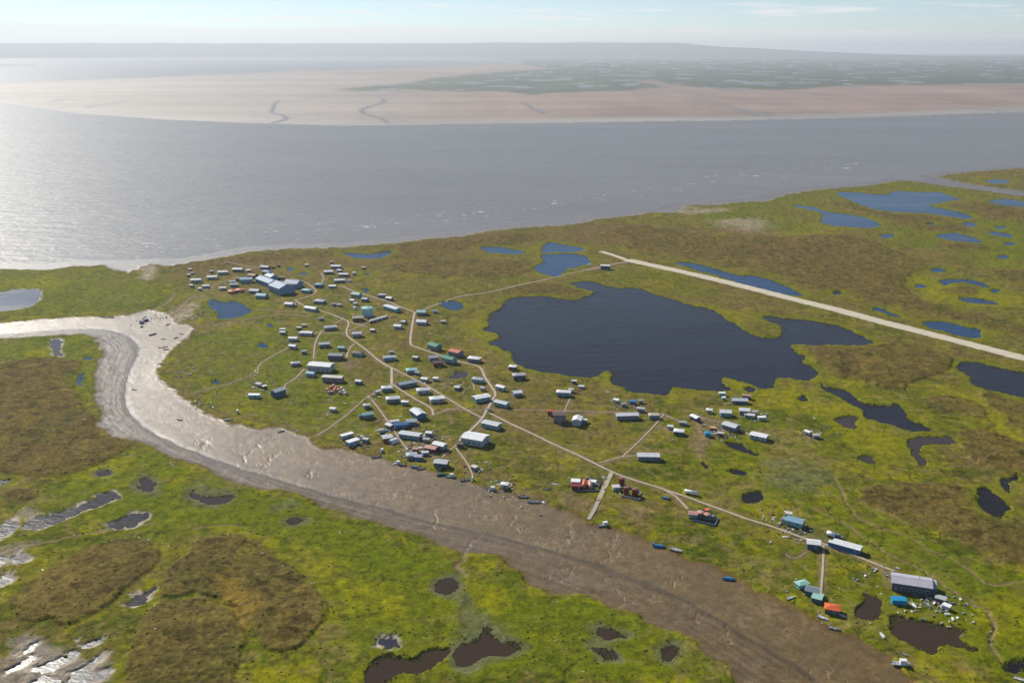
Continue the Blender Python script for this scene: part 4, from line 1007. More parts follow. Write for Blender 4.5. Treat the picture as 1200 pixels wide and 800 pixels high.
# ------------------------------------------------------------------ houses, halls and sheds (surveyed one by one)
# x y length width slope eave-height roof wall kind | name | category | label
HOUSES = """230 330.5 14 8 -.03 3 white bgrey g|house|house|white-roofed long house, leftmost of four in a row by the river shore
249 327 14 8 -.03 3 white lav g|house|house|white-roofed long house, second from left of four by the river shore
261.5 321 14.5 8 -.03 3 white teal g|house|house|white-roofed house with teal walls, third of four by the river shore
279 318 15 8 .02 3 white slate g|house|house|white-roofed dark-walled house, rightmost of four by the river shore
225 336.5 5 4 .1 2.4 bgrey slate g|shed|shed|small grey-blue shed in front of the leftmost shore house
234.5 340 4 4 0 2.3 white grey g|shed|shed|tiny white shed beside the trail, left of a white cottage
241.5 337 9 6 -.05 2.5 white lav g|house|house|small white cottage beside the dirt trail below the shore houses
221 324 4.5 4 0 2.3 grey dark f|shed|shed|small dark shed, left of the shore house row
225.5 321.5 4 3.5 0 2.2 grey slate g|shed|shed|tiny grey shed behind the left end of the shore house row
248 319.5 4 4 0 2.3 grey slate g|shed|shed|tiny grey shed between the two middle shore houses
291.5 318.5 6 5 0 2.5 white grey g|shed|shed|small white shed at the right end of the shore house row
311 315 14 8 .1 2.8 lav slate g|house|house|grey-lavender roofed house nearest the river above the school
312.5 320.5 12 9 .08 2.8 sky bgrey h|house|house|pale blue hip-roofed house just above the school
319 323.5 5 4 0 2.4 white sky g|shed|shed|little white shed right of the pale blue hip-roofed house
296.5 325 13 10 .12 3.2 rust maroon g|house|building|rust-red roofed building left of the school
289 330.5 17 12 -.02 4.5 sky teal g|hall|hall|teal-walled hall with pale blue roof left of the rust-red building
279 328.5 6 5 0 2.4 brown rust g|shed|shed|small brown shed left of the teal-walled hall
272.5 332 8 6 -.04 2.6 grey lav g|house|house|small grey house below and left of the teal-walled hall
274 335.5 11 8 -.05 2.7 bgrey slate g|house|house|blue-grey roofed house just behind the two red squat tanks
261 339.5 9 6 -.06 2.5 white bgrey g|house|house|small white house left of the two red squat tanks
299 343 14 10 .06 3 lav slate g|house|house|lavender-roofed house between the red tanks and the school
307 348.5 14 11 .06 3 turq sky g|house|house|pale turquoise house between the school and the blue pond left of it
339.5 358.5 11 8 .08 2.6 white bgrey ge|house|house|white-roofed house directly below the school front
359.5 342.5 13 9 .1 2.7 turq sky h|house|house|turquoise hip-roofed house right of the school
365 363.5 18 8 .16 2.8 white teal g|house|house|long white-roofed teal house on the boardwalk below the school
327 327 16 4 .02 2.2 brown brown f|shed|shed|long low brown shed behind the school
326.5 312.5 5 3 -.1 2.4 rust rust f|shipping_container|container|rust-red container on the grass above the school
320.5 314.5 5 3 .1 2.2 rust brown f|shipping_container|container|low brown container right of the lavender-roofed house
394 314 15 8 .02 2.8 white slate g|house|house|white-roofed house, highest of the cluster right of the school
385 320.5 13 9 -.04 2.8 white dark g|house|house|dark-walled white-roofed house in the cluster right of the school
403 323.5 14 7 .02 2.7 white plum g|house|house|white-roofed house with plum-grey walls in the cluster right of the school
398 330.5 15 8 -.04 2.7 white navy g|house|house|navy-walled white-roofed house, lowest of the cluster right of the school
398 318.5 6 5 .05 2.3 white grey g|shed|shed|white shed in the middle of the cluster right of the school
388.5 308.5 4 4 0 2.2 grey slate g|shed|shed|tiny grey shed behind the highest house right of the school
415 321.5 4 4 0 2.3 white grey g|shed|shed|tiny white shed right of the house with plum-grey walls
410 330.5 5 4 0 2.2 grey bgrey g|shed|shed|small grey shed right of the navy-walled house
374 336 10 9 .05 3 sky blue h|house|house|square sky-blue house beside the fork right of the school
389.5 337 10 5 .02 2.2 white grey f|trailer|trailer|low white trailer between the square blue house and the green-roofed house
418 347.5 13 9 .14 3.2 mint teal g|house|house|sea-green roofed house at the boardwalk end above the water tank
428 353 8 7 .1 2.8 bgrey navy g|shed|shed|dark blue shed just right of the sea-green roofed house
413 354 6 5 .1 2.3 white bgrey g|shed|shed|white shed below the sea-green roofed house
417 357.5 5 4 .1 2.2 grey lav g|shed|shed|grey lean-to shed below the white shed above the water tank
448 348 10 7 .04 2.6 lav slate h|house|house|grey house, left of a pair above the long grey-green building
456.5 351.5 9 6 .15 2.5 white slate g|house|house|pale house, right of a pair above the long grey-green building
459.5 363.5 27 9 .30 3.4 steel teal l|long_building|building|long grey-green building lying along the boardwalk by the water tank
419.5 375.5 13 9 -.05 3.4 beige brown g|building|building|beige-roofed dark plant building left of the water tank
466.5 384.5 9 7 .1 2.7 white bgrey g|house|house|white and blue house right of the row of white tanks
473.5 379 6 5 .2 2.4 lav slate g|shed|shed|grey shed behind the white and blue house near the tanks
375 355 14 10 .08 2.8 bgrey slate h|house|house|blue-grey hip-roofed house right of the school front
387 386 15 8 -.10 2.8 steel slate g|house|house|steel-roofed house at the boardwalk corner below the water tank
418.5 394 11 8 -.04 2.7 steel lav gp|house|house|steel-roofed house on pilings right of the main boardwalk fork
360 392.5 14 7 .06 2.7 white lav ge|house|house|white-roofed house left of the steel-roofed corner house
356.5 382.5 5 4 0 2.2 cream grey g|shed|shed|small cream shed behind the white-roofed corner house
351 386 6 4 .1 2.2 grey brown g|shed|shed|small brown-grey shed left of the cream shed
376 375 6 4 -.1 2.2 grey slate g|shed|shed|grey shed alone below the long boardwalk under the school
331.5 388 6 4 0 2.3 white bgrey g|shed|shed|white shed, upper of two in the west meadow
331.5 391.5 6 4.5 0 2.3 white slate g|shed|shed|white shed, lower of two in the west meadow
344 399 12 7 .05 2.7 white bgrey g|house|house|pale house below the two white sheds in the west meadow
343.5 408 10 6 .14 2.6 white bgrey g|house|house|bright white roofed house at the end of a thin boardwalk, west meadow
356 414 6 5 -.1 2.4 bgrey dark g|shed|shed|small dark shed alone left of the thin boardwalk
346.5 428 11 7 -.10 2.6 lav slate h|house|house|grey-lavender hip-roofed house left of the big white hall
380 406 14 8 -.08 2.8 steel slate gp|house|house|steel-roofed house on pilings above the big white hall
400.5 410 9 7 .05 2.7 teal slate g|house|house|small teal-roofed house above the dark store
419.5 416.5 14 10 .08 2.8 brown teal h|house|house|dark teal house with mottled brown hip roof beside the main boardwalk
394 420.5 19 11 .03 4.0 slate dark l|store|building|dark grey flat-looking store building behind the big white hall
376.5 433.5 30 16 .08 5.0 white lav l|hall|hall|big white-roofed hall, largest building in the west of the village
364.5 440.5 10 7 .1 2.8 turq sky g|house|house|small turquoise house in front of the big white hall
390.5 446.5 25 9 .06 4.0 cream plum l|long_building|building|long cream-roofed plum-grey building in front of the big white hall
420.5 449.5 7 5 .12 2.6 white blue g|shed|shed|small bright blue shed with white roof right of the orange drums
326.5 463 15 9 -.32 4.2 bgrey navy g|house|house|tall dark navy house alone near the mud creek, ridge pointing up right
298 465.5 13 5 .02 2.5 white turq f|trailer|trailer|turquoise and white trailer left of the tall navy house
456.5 421.5 16 8 -.06 2.8 steel sky g|house|house|long pale steel house right of the main boardwalk
487.5 421 7 6 .12 2.4 cream brown g|shed|shed|weathered cream shack left of the lavender-roofed house
459 414.5 6 4 0 2.2 grey slate g|shed|shed|small grey shed behind the long pale steel house
453.5 457.5 12 9 -.06 2.8 steel slate h|house|house|steel hip-roofed house at the crossing of three boardwalks
442.5 461 5 4 -.2 2.1 white grey g|shed|shed|tiny white shed left of the hip-roofed crossing house
460.5 470.5 15 9 -.08 2.9 steel slate h|house|house|grey-walled house with hip roof, second below the boardwalk crossing
474.5 474 7 5 .05 2.4 white sky h|shed|shed|small pale blue hip-roofed shed right of the second house below the crossing
430 478 7 6 -.1 2.4 lav slate h|shed|shed|small grey hip-roofed shed between two thin boardwalks
431 489 12 7 -.14 2.7 teal slate ge|house|house|grey-teal house left of the diagonal boardwalk to the creek
509.5 409 17 12 .30 3.6 green slate gp|house|building|green-roofed building, upper of the two with green roofs
534.5 416.5 17 12 .24 3.6 red slate gp|house|building|salmon-red roofed building between the green roofs and the lake
526.5 424.5 18 11 .26 3.6 green teal gp|house|building|green-roofed building, lower of the two with green roofs
508 421.5 12 9 -.10 2.8 lav slate g|house|house|lavender-roofed house left of the lower green roof
513.5 428.5 13 9 -.08 2.8 brown maroon gp|house|house|brown-roofed house in front of the lower green roof
556 423.5 16 10 .10 3.0 white slate h|house|house|white hip-roofed house on the boardwalk right of the salmon-red roof
482.5 436.5 13 9 -.08 2.8 turq slate h|house|house|pale turquoise hip-roofed house above the main boardwalk
489.5 439 5 4 .1 2.3 bgrey slate g|shed|shed|small blue-grey shed right of the pale turquoise hip-roofed house
498 446.5 8 6 .15 2.5 white teal g|house|house|small white and teal house on the main boardwalk, east of the crossing
477 452 23 9 -.18 3.0 bgrey slate g|long_building|building|long blue-grey building with ridge rising to the right below the main boardwalk
496 460 15 9 -.08 2.8 steel lav h|house|house|steel hip-roofed house between two parallel boardwalks
512 470.5 16 9 -.10 2.8 white bgrey h|house|house|white and blue-grey house where the main boardwalk passes, east side
560 447.5 13 8 .10 2.9 bgrey teal h|house|house|dark teal house left of the curving boardwalk
536 456.5 6 4 .1 2.3 white dark g|shed|shed|white-topped shack beside parked junk south of the grey mud patch
538 454.5 5 4 -.1 2.2 grey slate g|shed|shed|grey shack behind the white-topped shack
566 457 5 4 .2 2.2 lav grey g|shed|shed|small lavender-grey shack left of the white trailer by the curving boardwalk
587 456.5 12 6 .28 2.7 white bgrey g|trailer|trailer|white-roofed trailer house right of the curving boardwalk
510 366.5 5 4 0 2.3 sky sky g|shed|shed|small pale blue shed right of the teal corner house
520 378.5 6 4.5 .1 2.3 grey slate g|shed|shed|small grey shed alone in the meadow west of the lake
494.5 368.5 12 10 .05 3.0 mint slate g|house|house|teal-roofed house at the boardwalk corner, upper of a pair
494.5 379.5 12 10 .05 3.0 white bgrey g|house|house|white gable-roofed house, lower of a pair at the boardwalk corner
490 487.5 20 11 .75 3.4 steel blue g|hall|hall|pale-roofed hall with bright blue gable end at a boardwalk end
470.5 500.5 14 7 -.10 2.7 blue blue g|house|house|bright blue roofed house by the diagonal boardwalk
482 497 11 8 -.06 2.8 bgrey slate g|house|house|blue-grey house joined to the right of the bright blue roof
462 496.5 9 5 -.12 2.4 white grey g|shed|shed|white shed left of the bright blue roof
456.5 501 8 5 .35 2.4 steel slate g|shed|shed|pale shed left of the white shed by the diagonal boardwalk
481 512.5 23 9 .14 2.9 steel sky l|long_building|building|long pale steel building below the bright blue roof
515.5 525.5 13 8 .24 2.9 white teal gp|house|house|white-roofed house with teal gable near the creek
505.5 528.5 12 7 .18 2.6 pink maroon g|house|house|red-brown house with pink roof left of the teal-gabled house
453.5 516 10 9 -.14 3.0 white rust g|house|house|rust-walled house with white roof beside an arched white hut
461 518 9 8 -.35 2.6 white lav q|hut|hut|arched white hut near the creek bank
406.5 512.5 14 4.5 -.28 2.4 white bgrey f|trailer|trailer|long white trailer, upper of two near the creek bank
413.5 520.5 13 6 -.32 2.7 white sky f|trailer|trailer|white and blue trailer, lower of two at the creek bank
482.5 536.5 10 8 -.06 2.7 bgrey slate h|house|house|blue-grey house at the end of the diagonal boardwalk by the creek
490.5 538 7 6 .06 2.4 lav blue g|shed|shed|small blue shed right of the boardwalk-end house by the creek
517.5 546.5 13 9 .10 2.9 steel dark gp|house|house|dark-walled pale-roofed house on pilings near the creek below the Y boardwalk
503 510 6 5 .1 2.3 white slate g|shed|shed|white shed right of the long pale steel building
494 514.5 6 4 -.1 2.2 grey brown g|shed|shed|brown-grey shed at the right end of the long pale steel building
539.5 523.5 6 4 .1 2.3 brown dark g|shed|shed|dark brown shed at the left corner of the biggest white-roofed hall
601 433 9 8 .08 2.8 white dark h|house|house|dark house with white hip roof at the lake's west shore
608 443.5 15 9 -.06 2.9 lav dark hp|house|house|larger dark-walled house on pilings at the lake's west shore
606 463.5 10 9 -.10 2.9 white slate g|house|house|pale gable house on a spur below the lakeside pair
564 469 19 11 -.18 3.2 white teal l|building|building|large white-roofed building left of the boardwalk bend
588 475.5 17 8 .24 2.9 steel teal g|house|house|long teal-walled house right of the boardwalk bend
576 500.5 20 10 .22 3.2 steel teal l|building|building|long steel-roofed building beside the boardwalk junction
557 518.5 24 18 .18 4.6 white bgrey l|hall|hall|biggest white-roofed hall at the south end of the boardwalk
660.5 463.5 16 8 .05 2.8 white sky hp|house|house|pale blue house with white roof alone south of the lake
669 459 5 4 0 2.3 white grey g|shed|shed|small white shed at the right end of the pale blue lakeside house
673 449 5 4 .05 2.4 white dark g|shed|shed|small white-topped shed by the south lake shore
681.5 454.5 6 4 .1 1.8 white grey g|tent|tent|low white tent by the south lake shore
644.5 486 5 5 0 3.4 orange maroon g|shed|shed|tall orange-red shed left of the brown two-storey house
656 493.5 14 11 .02 5.4 brown plum lp|house|house|two-storey brown-roofed house standing alone in the meadow
676.5 496.5 13 9 -2.2 4.2 white bgrey g|house|house|tall white-roofed house right of the brown two-storey house
685 494.5 5 4 0 2.3 white slate g|shed|shed|small shed right of the tall white-roofed house
734.5 490 24 9 -.03 3.0 white slate g|long_building|building|long white-roofed building alone in the meadow south of the lake
751 482 8 5 .1 2.4 lav slate h|house|house|small grey hip-roofed house behind the long white meadow building
766 489.5 11 7 -.02 2.6 beige slate h|house|house|beige hip-roofed house at the top of a boardwalk
741.5 473 6 5 .1 2.4 tarp blue g|tent|tent|bright blue tarp tent south of the lake
750.5 472 5 4 0 2.3 grey slate g|shed|shed|small grey shed right of the bright blue tarp tent
759.5 538 21 9 .02 3.0 white slate g|long_building|building|long white-roofed dark-walled building on a spur above the main boardwalk
866.5 472 17 9 .03 2.9 steel navy g|house|house|pale-roofed navy house, highest of the east hamlet
850 486.5 12 10 .04 3.1 white teal g|house|house|teal-walled white-roofed house in the middle of the east hamlet
872 484 11 9 .05 3.0 white slate g|house|house|white-roofed house right of centre in the east hamlet
856.5 502.5 16 11 .30 3.0 steel slate g|house|house|steel-roofed house with ridge falling right, lower east hamlet
889.5 514 17 10 .22 2.8 white bgrey l|house|house|white and blue-grey house, lowest right of the east hamlet
795.5 508.5 10 8 .10 2.6 white dark h|house|house|dark-walled house with white hip roof, far left of the east hamlet
814.5 492 11 6 .5 2.7 white dark g|house|house|narrow white-roofed dark house at the left of the east hamlet
800 497 7 5 .1 2.3 grey slate g|shed|shed|small grey shed on the spur trail left of the east hamlet
785.5 502 5 4 .1 2.3 white lav g|shed|shed|small white shed behind the dark-walled hip-roofed house
829.5 511 6 5 .05 2.4 tarp tarp h|tent|tent|bright blue hip tent below the east hamlet
831 483.5 6 5 .1 2.4 white bgrey h|shed|shed|small white shed left of the teal-walled hamlet house
846 463.5 7 3.5 .03 2.2 white teal f|trailer|trailer|small white trailer by the lake behind the east hamlet
848 468.5 4 3 0 2.0 white sky f|shed|shed|tiny white shed in front of the lakeside trailer
875 466.5 9 5 .12 2.4 pink plum g|house|shack|plum-walled shack right of the highest hamlet house
880 489 7 5 .1 2.2 white teal g|tent|tent|white wall tent right of the hamlet, lower of two
884 485 5 4 0 2.2 cream grey g|tent|tent|cream tent right of the hamlet, upper of two
892.5 492 8 4 0 2.2 white grey f|trailer|trailer|low white trailer at the right edge of the east hamlet
946.5 509 6 4 .4 2.5 white lav g|trailer|trailer|white trailer in the wet meadow east of the hamlet
956 512.5 6 5 0 2.3 cream slate g|shed|shed|cream shack beside the trailer in the wet meadow
931.5 615 14 9 .26 2.9 sky teal ge|house|house|blue-roofed teal house, first along the east boardwalk
953 641 10 8 .12 3.2 white navy g|house|house|navy house with white roof on the boardwalk's lower side
992.5 643.5 22 8 .28 3.0 white blue ge|long_building|building|long white-roofed blue-walled house along the east boardwalk
939.5 687.5 9 6 -.22 2.3 mint teal h|shed|shed|small mint-roofed shed by the creek bank at the spur boardwalk end
951.5 696 9 8 .22 2.7 slate navy g|house|house|dark slate-roofed cabin by the creek at the spur boardwalk end
957.5 703.5 7 8 .25 2.3 mint navy f|shed|shed|mint-roofed lean-to against the slate-roofed creek cabin
975 716.5 10 8 .18 2.4 orange dark h|shed|shed|orange-red roofed shack on the creek bank
1052.5 706.5 10 5 .05 2.2 tarp tarp f|shed|shed|bright blue tarp-covered shed below the large grey building
1067 689 20 11 .15 4.4 lav dark l|long_building|building|large lavender-grey roofed dark building at the end of the east boardwalk
1089 690.5 6 8 .15 3.0 lav slate f|shed|shed|lean-to at the right end of the large lavender-grey building
709.5 315.5 14 8 .06 4.6 white navy l|airport_building|building|dark blue airport building with white roof beside the runway apron
674.5 567.5 8 6 .04 2.6 white maroon f|shed|shed|maroon shed with flat white roof left of the horizontal fuel tanks
676 573 10 5 .03 2.6 maroon maroon f|shed|shed|low maroon pump house in front of the horizontal fuel tanks
721.5 574 6 5 -.05 2.4 white grey g|shed|shed|little white shed beside the three dark red tanks
812 606 7 6 .1 2.6 pink teal g|shed|shed|pink-roofed shed at the left end of the peach-topped tanks
223 317 4 3 0 2.2 white grey g|shed|shed|tiny white hut by itself near the river bank, above the shore house row's left end
426 315 5 4 0 2.2 cream brown g|shed|shed|cream hut by itself in the meadow right of the northern house cluster
359.5 312 4.5 4 0 2.2 white slate g|shed|shed|lone white hut in the grass between the school and the northern cluster
391 358 6 4 -.1 2.2 grey slate g|shed|shed|grey hut, left of two in the meadow right of the blue-grey hip-roofed house
398 358.5 5 4 .1 2.1 lav grey g|shed|shed|lavender hut, right of two in the meadow right of the blue-grey hip-roofed house
437 388.5 5 4 .1 2.2 white brown g|shed|shed|small white-topped brown hut right of the steel house on pilings
304 452.5 7 5 .2 2.3 grey lav g|shed|shed|grey hut amid scrap in the west meadow above the turquoise trailer
310 455 5 4 -.2 2.0 cream brown f|shed|shed|low cream lean-to right of the grey hut in the west meadow
390.5 481.5 6 5 .1 2.2 white lav g|tent|tent|white tent alone in the meadow below the drum yard
510.5 445.5 6 4 .1 2.0 white cream f|shed|shed|low white hut east of the small white and teal house
722 471 6 4 .2 2.0 white cream f|shed|shed|low white lean-to south of the lake, left of the blue tarp tent
730.5 476 5 4 -.1 2.3 grey slate g|shed|shed|little grey hut behind the long white meadow building
591.5 571 6 5 .1 2.6 white grey h|tent|tent|white pointed tent on the creek bank amid scrap
556 550 6 4 .4 2.0 cream slate f|shed|shed|low cream hut beside the right arm of the Y boardwalk
1102 704.5 5 3.4 .3 2.1 grey dark f|shed|shed|grey lean-to amid scrap right of the large lavender-grey building
1109 713 3.8 2.6 .4 1.8 white grey f|shed|shed|low white hut at the far end of the scrap by the dark pond
844 510 6 5 .1 2.1 cream brown g|shed|shed|cream hut amid scrap left of the steel-roofed hamlet house
835.5 504 5 4 .1 2.0 peach brown f|shed|shed|peach-coloured lean-to above the bright blue hip tent
875 488.5 5 4 0 2.1 grey slate g|shed|shed|little grey hut between the white hamlet house and the white wall tent
695 567.5 5 4 .1 2.0 white cream f|shed|shed|low white hut right of the pale pink horizontal tank
428.5 517.5 6 4 .2 2.1 grey slate f|shed|shed|grey lean-to right of the lower white and blue trailer
487.5 529 5 4 .1 2.2 pink brown g|shed|shed|pink-brown hut above the boardwalk-end house by the creek
498 533 6 4 -.1 2.1 white blue g|shed|shed|white hut left of the red-brown house with pink roof
500 517.5 6 4 .1 2.2 grey plum g|shed|shed|plum-grey hut below the right end of the long pale steel building
446 506.5 5 4 -.2 2.1 cream grey g|shed|shed|cream hut left of the covered mint boat
924 604.5 5 4 .2 2.0 cream grey f|shed|shed|low cream hut amid scrap above the blue-roofed teal house
171 374.5 5 4 -.2 2.2 white slate g|shed|shed|white hut at the top of the boat beach
166 377 5 3.5 -.3 2.1 grey lav g|shed|shed|grey hut at the top of the boat beach beside the white one
804.5 581 0.1 0.1 0 2 grey grey x|skip|skip|skip"""
for line in HOUSES.splitlines():
    d, name, cat, label = line.split('|')
    if name == 'skip': continue
    q = d.split(); house(*map(float, q[:6]), *q[6:9], name, cat, label, {'house': 'houses of the village', 'shed': 'sheds of the village', 'trailer': 'trailers of the village', 'tent': 'tents of the village'}.get(name))

# ------------------------------------------------------------------ school: several wings under blue roofs
def school():
    g = G(322, 336, .8); a = heading(322, 336, .36); o = empty('school', g[0], g[1], ground_at(*g), a)
    tag(o, 'large blue-roofed school with several wings in the north of the village', 'school')
    wings = [(313.5, 333, 30, 12, .36, 4.4), (330.5, 342, 22, 18, .36, 6.4), (344, 336, 16, 13, .10, 4.6), (318, 327, 14, 9, .36, 3.6)]
    inv = Matrix.Rotation(-a, 2)
    for (x, y, L, W, s, h) in wings:
        p = G(x, y, .8) - g; l = inv @ Vector((p[0], p[1])); ra = heading(x, y, s)-a
        def place(ob): ob.location = (l.x, l.y, 0); ob.rotation_euler[2] = ra; return ob
        pr = W*.2
        w = place(gable(MB(), L, W, h+.4, pr, -1.2).build('wing', wallm('schoolblue'), o))
        r = roof_mesh(MB(), L, W, h+.42, pr).build('roof', roofm('schoolblue' if L > 20 else 'bgrey'), w)
        MB().box(-L/2-.4, L/2+.4, -.25, .25, h+.42+pr+.17, h+.42+pr+.25).build('ridge_cap', roofm('bgrey'), w)
        n = int(L/3)
        for i in range(n):
            for sy in (-1, 1):
                inst('window', shared(('window',), WIN, M_GLASS), w, (-L/2+L*(i+.5)/n, sy*(W/2+.03), 2.2))
        inst('door', shared(('door',), DOOR, pm('slate')), w, (L/2+.03, 0, .3), math.pi/2)
school()

# ------------------------------------------------------------------ tanks
def vtank(x, y, r, h, body, top, name, label, group=None, ladder=True):
    g = G(x, y, .8); o = empty(name, g[0], g[1], ground_at(*g), -.8); tag(o, label, 'tank', group)
    MB().cyl(0, 0, -1.0, h, r, 20).build('tank_shell', pm(body, .45), o, False)
    t = MB().cyl(0, 0, h, h+r*.16, r*1.02, 20, r*.12).build('tank_top', pm(top, .45), o)
    MB().cyl(r*.4, 0, h+r*.08, h+r*.16+.35, .35, 10).build('hatch', M_PIPE, t)
    MB().box(r, r+.08, -.25, .25, 0, h+.6).build('ladder', M_PIPE, o)
    return o
vtank(430.5, 370, 5.4, 8.0, 'turq', 'turq', 'water_tank', 'tall pale blue round water tank in the middle of the village')
vtank(272, 343, 4.3, 2.4, 'red', 'red', 'fuel_tank', 'squat red round tank, left of the pair left of the school', 'red squat tanks')
vtank(281, 341.5, 4.3, 2.4, 'red', 'red', 'fuel_tank', 'squat red round tank, right of the pair left of the school', 'red squat tanks')
vtank(416, 362, 1.9, 2.4, 'white', 'white', 'water_tank', 'small white round tank above the big blue water tank')
vtank(728.5, 568, 1.8, 4.4, 'maroon', 'rust', 'fuel_tank', 'dark red round tank, topmost of the three right of the ramp', 'dark red tanks')
vtank(734, 579, 1.6, 4.4, 'maroon', 'rust', 'fuel_tank', 'dark red round tank, lower left of the three right of the ramp', 'dark red tanks')
vtank(744.5, 580, 1.9, 4.0, 'maroon', 'rust', 'fuel_tank', 'dark red round tank, lower right of the three right of the ramp', 'dark red tanks')
for k, (x, y, r, h, t) in enumerate([(820.5, 606, 2.0, 3.4, 'peach'), (829, 602.5, 1.7, 3.2, 'orange'), (828, 608, 1.9, 3.2, 'peach'), (835.5, 608, 1.2, 2.2, 'slate')]):
    vtank(x, y, r, h, 'dark' if k < 3 else 'slate', t, 'fuel_tank', ['dark round tank with peach top, second in the cluster below the bend', 'dark round tank with orange top, rearmost in the cluster below the bend', 'dark round tank with peach top, front right in the cluster below the bend', 'small slate tank at the right end of the peach-topped tanks'][k], 'peach-topped tanks')
def htank(x, y, L, r, s, c, name, label, group=None):
    g = G(x, y, .8); a = heading(x, y, s); o = empty(name, g[0], g[1], ground_at(*g), a); tag(o, label, 'tank', group)
    n = 14; mb = MB(); rings = [(-L/2-r*.35, .02), (-L/2-r*.28, r*.55), (-L/2, r), (L/2, r), (L/2+r*.28, r*.55), (L/2+r*.35, .02)]
    for xx, rr in rings: mb.v += [(xx, rr*math.cos(2*math.pi*i/n), r+.5+rr*math.sin(2*math.pi*i/n)) for i in range(n)]
    for k in range(len(rings)-1): mb.f += [(k*n+i, k*n+(i+1) % n, (k+1)*n+(i+1) % n, (k+1)*n+i)[::-1] for i in range(n)]
    mb.build('tank_shell', pm(c, .4), o, True)
    for xx in (-L*.3, L*.3): MB().box(xx-.2, xx+.2, -r*.8, r*.8, -.8, .5+r*.4).build('saddle', M_PILE, o)
    MB().cyl(L*.15, 0, r*2+.4, r*2+.85, .3, 8).build('hatch', M_PIPE, o)
for k in range(6):
    htank(434.5+k*3.5, 377.5-k*1.0, 7, .95, -1.1, 'white', 'storage_tank', 'white horizontal tank, %s in the slanting row by the water tank' % ['leftmost', 'second', 'third', 'fourth', 'fifth', 'rightmost'][k], 'row of white tanks')
htank(684.5, 570, 7.5, 1.3, -5.5, 'orange', 'fuel_tank', 'orange-red horizontal tank lying beside the boat ramp')
htank(691.5, 570.5, 7.5, 1.15, 3.5, 'pink', 'fuel_tank', 'pale pink horizontal tank lying beside the boat ramp')
htank(810, 579, 7.5, 1.05, .20, 'white', 'storage_tank', 'long white horizontal tank alone above the east boardwalk')
htank(973.5, 628.5, 4, 1.2, .4, 'white', 'storage_tank', 'short white tank behind the long blue-walled house')
# drums in a yard
k = 0
DR = [('peach', 384, 457.5), ('orange', 388, 455), ('peach', 391, 453), ('orange', 394, 455.5), ('peach', 397, 458), ('peach', 392.5, 458), ('orange', 390, 460.5), ('cream', 401, 456), ('white', 403.5, 459), ('slate', 399, 461.5), ('slate', 386, 461), ('cream', 405, 462)]
LB = ['left end of', 'second from left in', 'top left in', 'at the top middle of', 'right of the middle of', 'in the middle of', 'at the lower middle of', 'upper right in', 'right end of', 'lower right in', 'lower left in', 'farthest right below']
for (c, x, y), w in zip(DR, LB):
    vtank(x, y, 1.25, 1.9, c, c, 'drum', '%s drum %s the drum yard' % ({'peach': 'peach-coloured', 'orange': 'orange', 'cream': 'cream', 'white': 'white', 'slate': 'dark grey'}[c], w), 'drums in the yard below the hall')

# ------------------------------------------------------------------ boats
def hull_mesh(L, B, D):
    mb = MB(); secs = [(-.5, .86, 1), (-.2, 1, 1), (.12, .96, 1.03), (.34, .62, 1.12), (.5, .04, 1.25)]
    for t, w, d in secs:
        x = t*L; b = B/2*w; mb.v += [(x, -b, D*d), (x, -b*.72, 0.02), (x, b*.72, 0.02), (x, b, D*d), (x, b*.84, D*d-.02), (x, b*.6, .16), (x, -b*.6, .16), (x, -b*.84, D*d-.02)]
    for k in range(len(secs)-1):
        for i in range(8): mb.f.append((k*8+i, k*8+(i+1) % 8, (k+1)*8+(i+1) % 8, (k+1)*8+i))
    mb.f += [(0, 1, 2, 3, 4, 5, 6, 7), tuple(32+i for i in range(8))[::-1]]
    return mb
def boat(x, y, L, s, c, kind, label):
    g = G(x, y, .4); a = heading(x, y, s) + (math.pi if 'r' in kind else 0); o = empty('boat', g[0], g[1], ground_at(*g)+.02, a); tag(o, label, 'boat', 'boats along the mud creek')
    L = L*.66; B = L*.30; D = L*.11
    hull_mesh(L, B, D).build('hull', pm(c, .4), o)
    for t in (-.25, .08): MB().box(t*L-.15, t*L+.15, -B*.43, B*.43, D*.62, D*.70).build('thwart', pm('grey'), o)
    if 'c' in kind:
        cb = MB(); cb.prism([(-B*.4, D*.7), (B*.4, D*.7), (B*.34, D+1.5), (-B*.34, D+1.5)], -L*.08, L*.24); ca = cb.build('cabin', pm('white'), o)
        MB().box(-L*.11, L*.27, -B*.42, B*.42, D+1.5, D+1.58).build('cabin_roof', pm('white'), ca)
        MB().box(L*.242, L*.252, -B*.28, B*.28, D+.7, D+1.3).build('windscreen', M_GLASS, ca)
    if 't' in kind:
        MB().prism([(-B*.46, D*.95), (B*.46, D*.95), (B*.2, D+.7), (-B*.2, D+.7)], -L*.38, L*.25).build('tarp_cover', pm('tarp' if c != 'green' else 'green'), o)
    mo = MB().box(-L*.5-.45, -L*.5-.02, -.2, .2, D*.8, D+.45).build('outboard_motor', pm('dark'), o)
    MB().box(-L*.5-.28, -L*.5-.14, -.06, .06, -.05, D*.8).build('motor_leg', pm('dark'), mo)
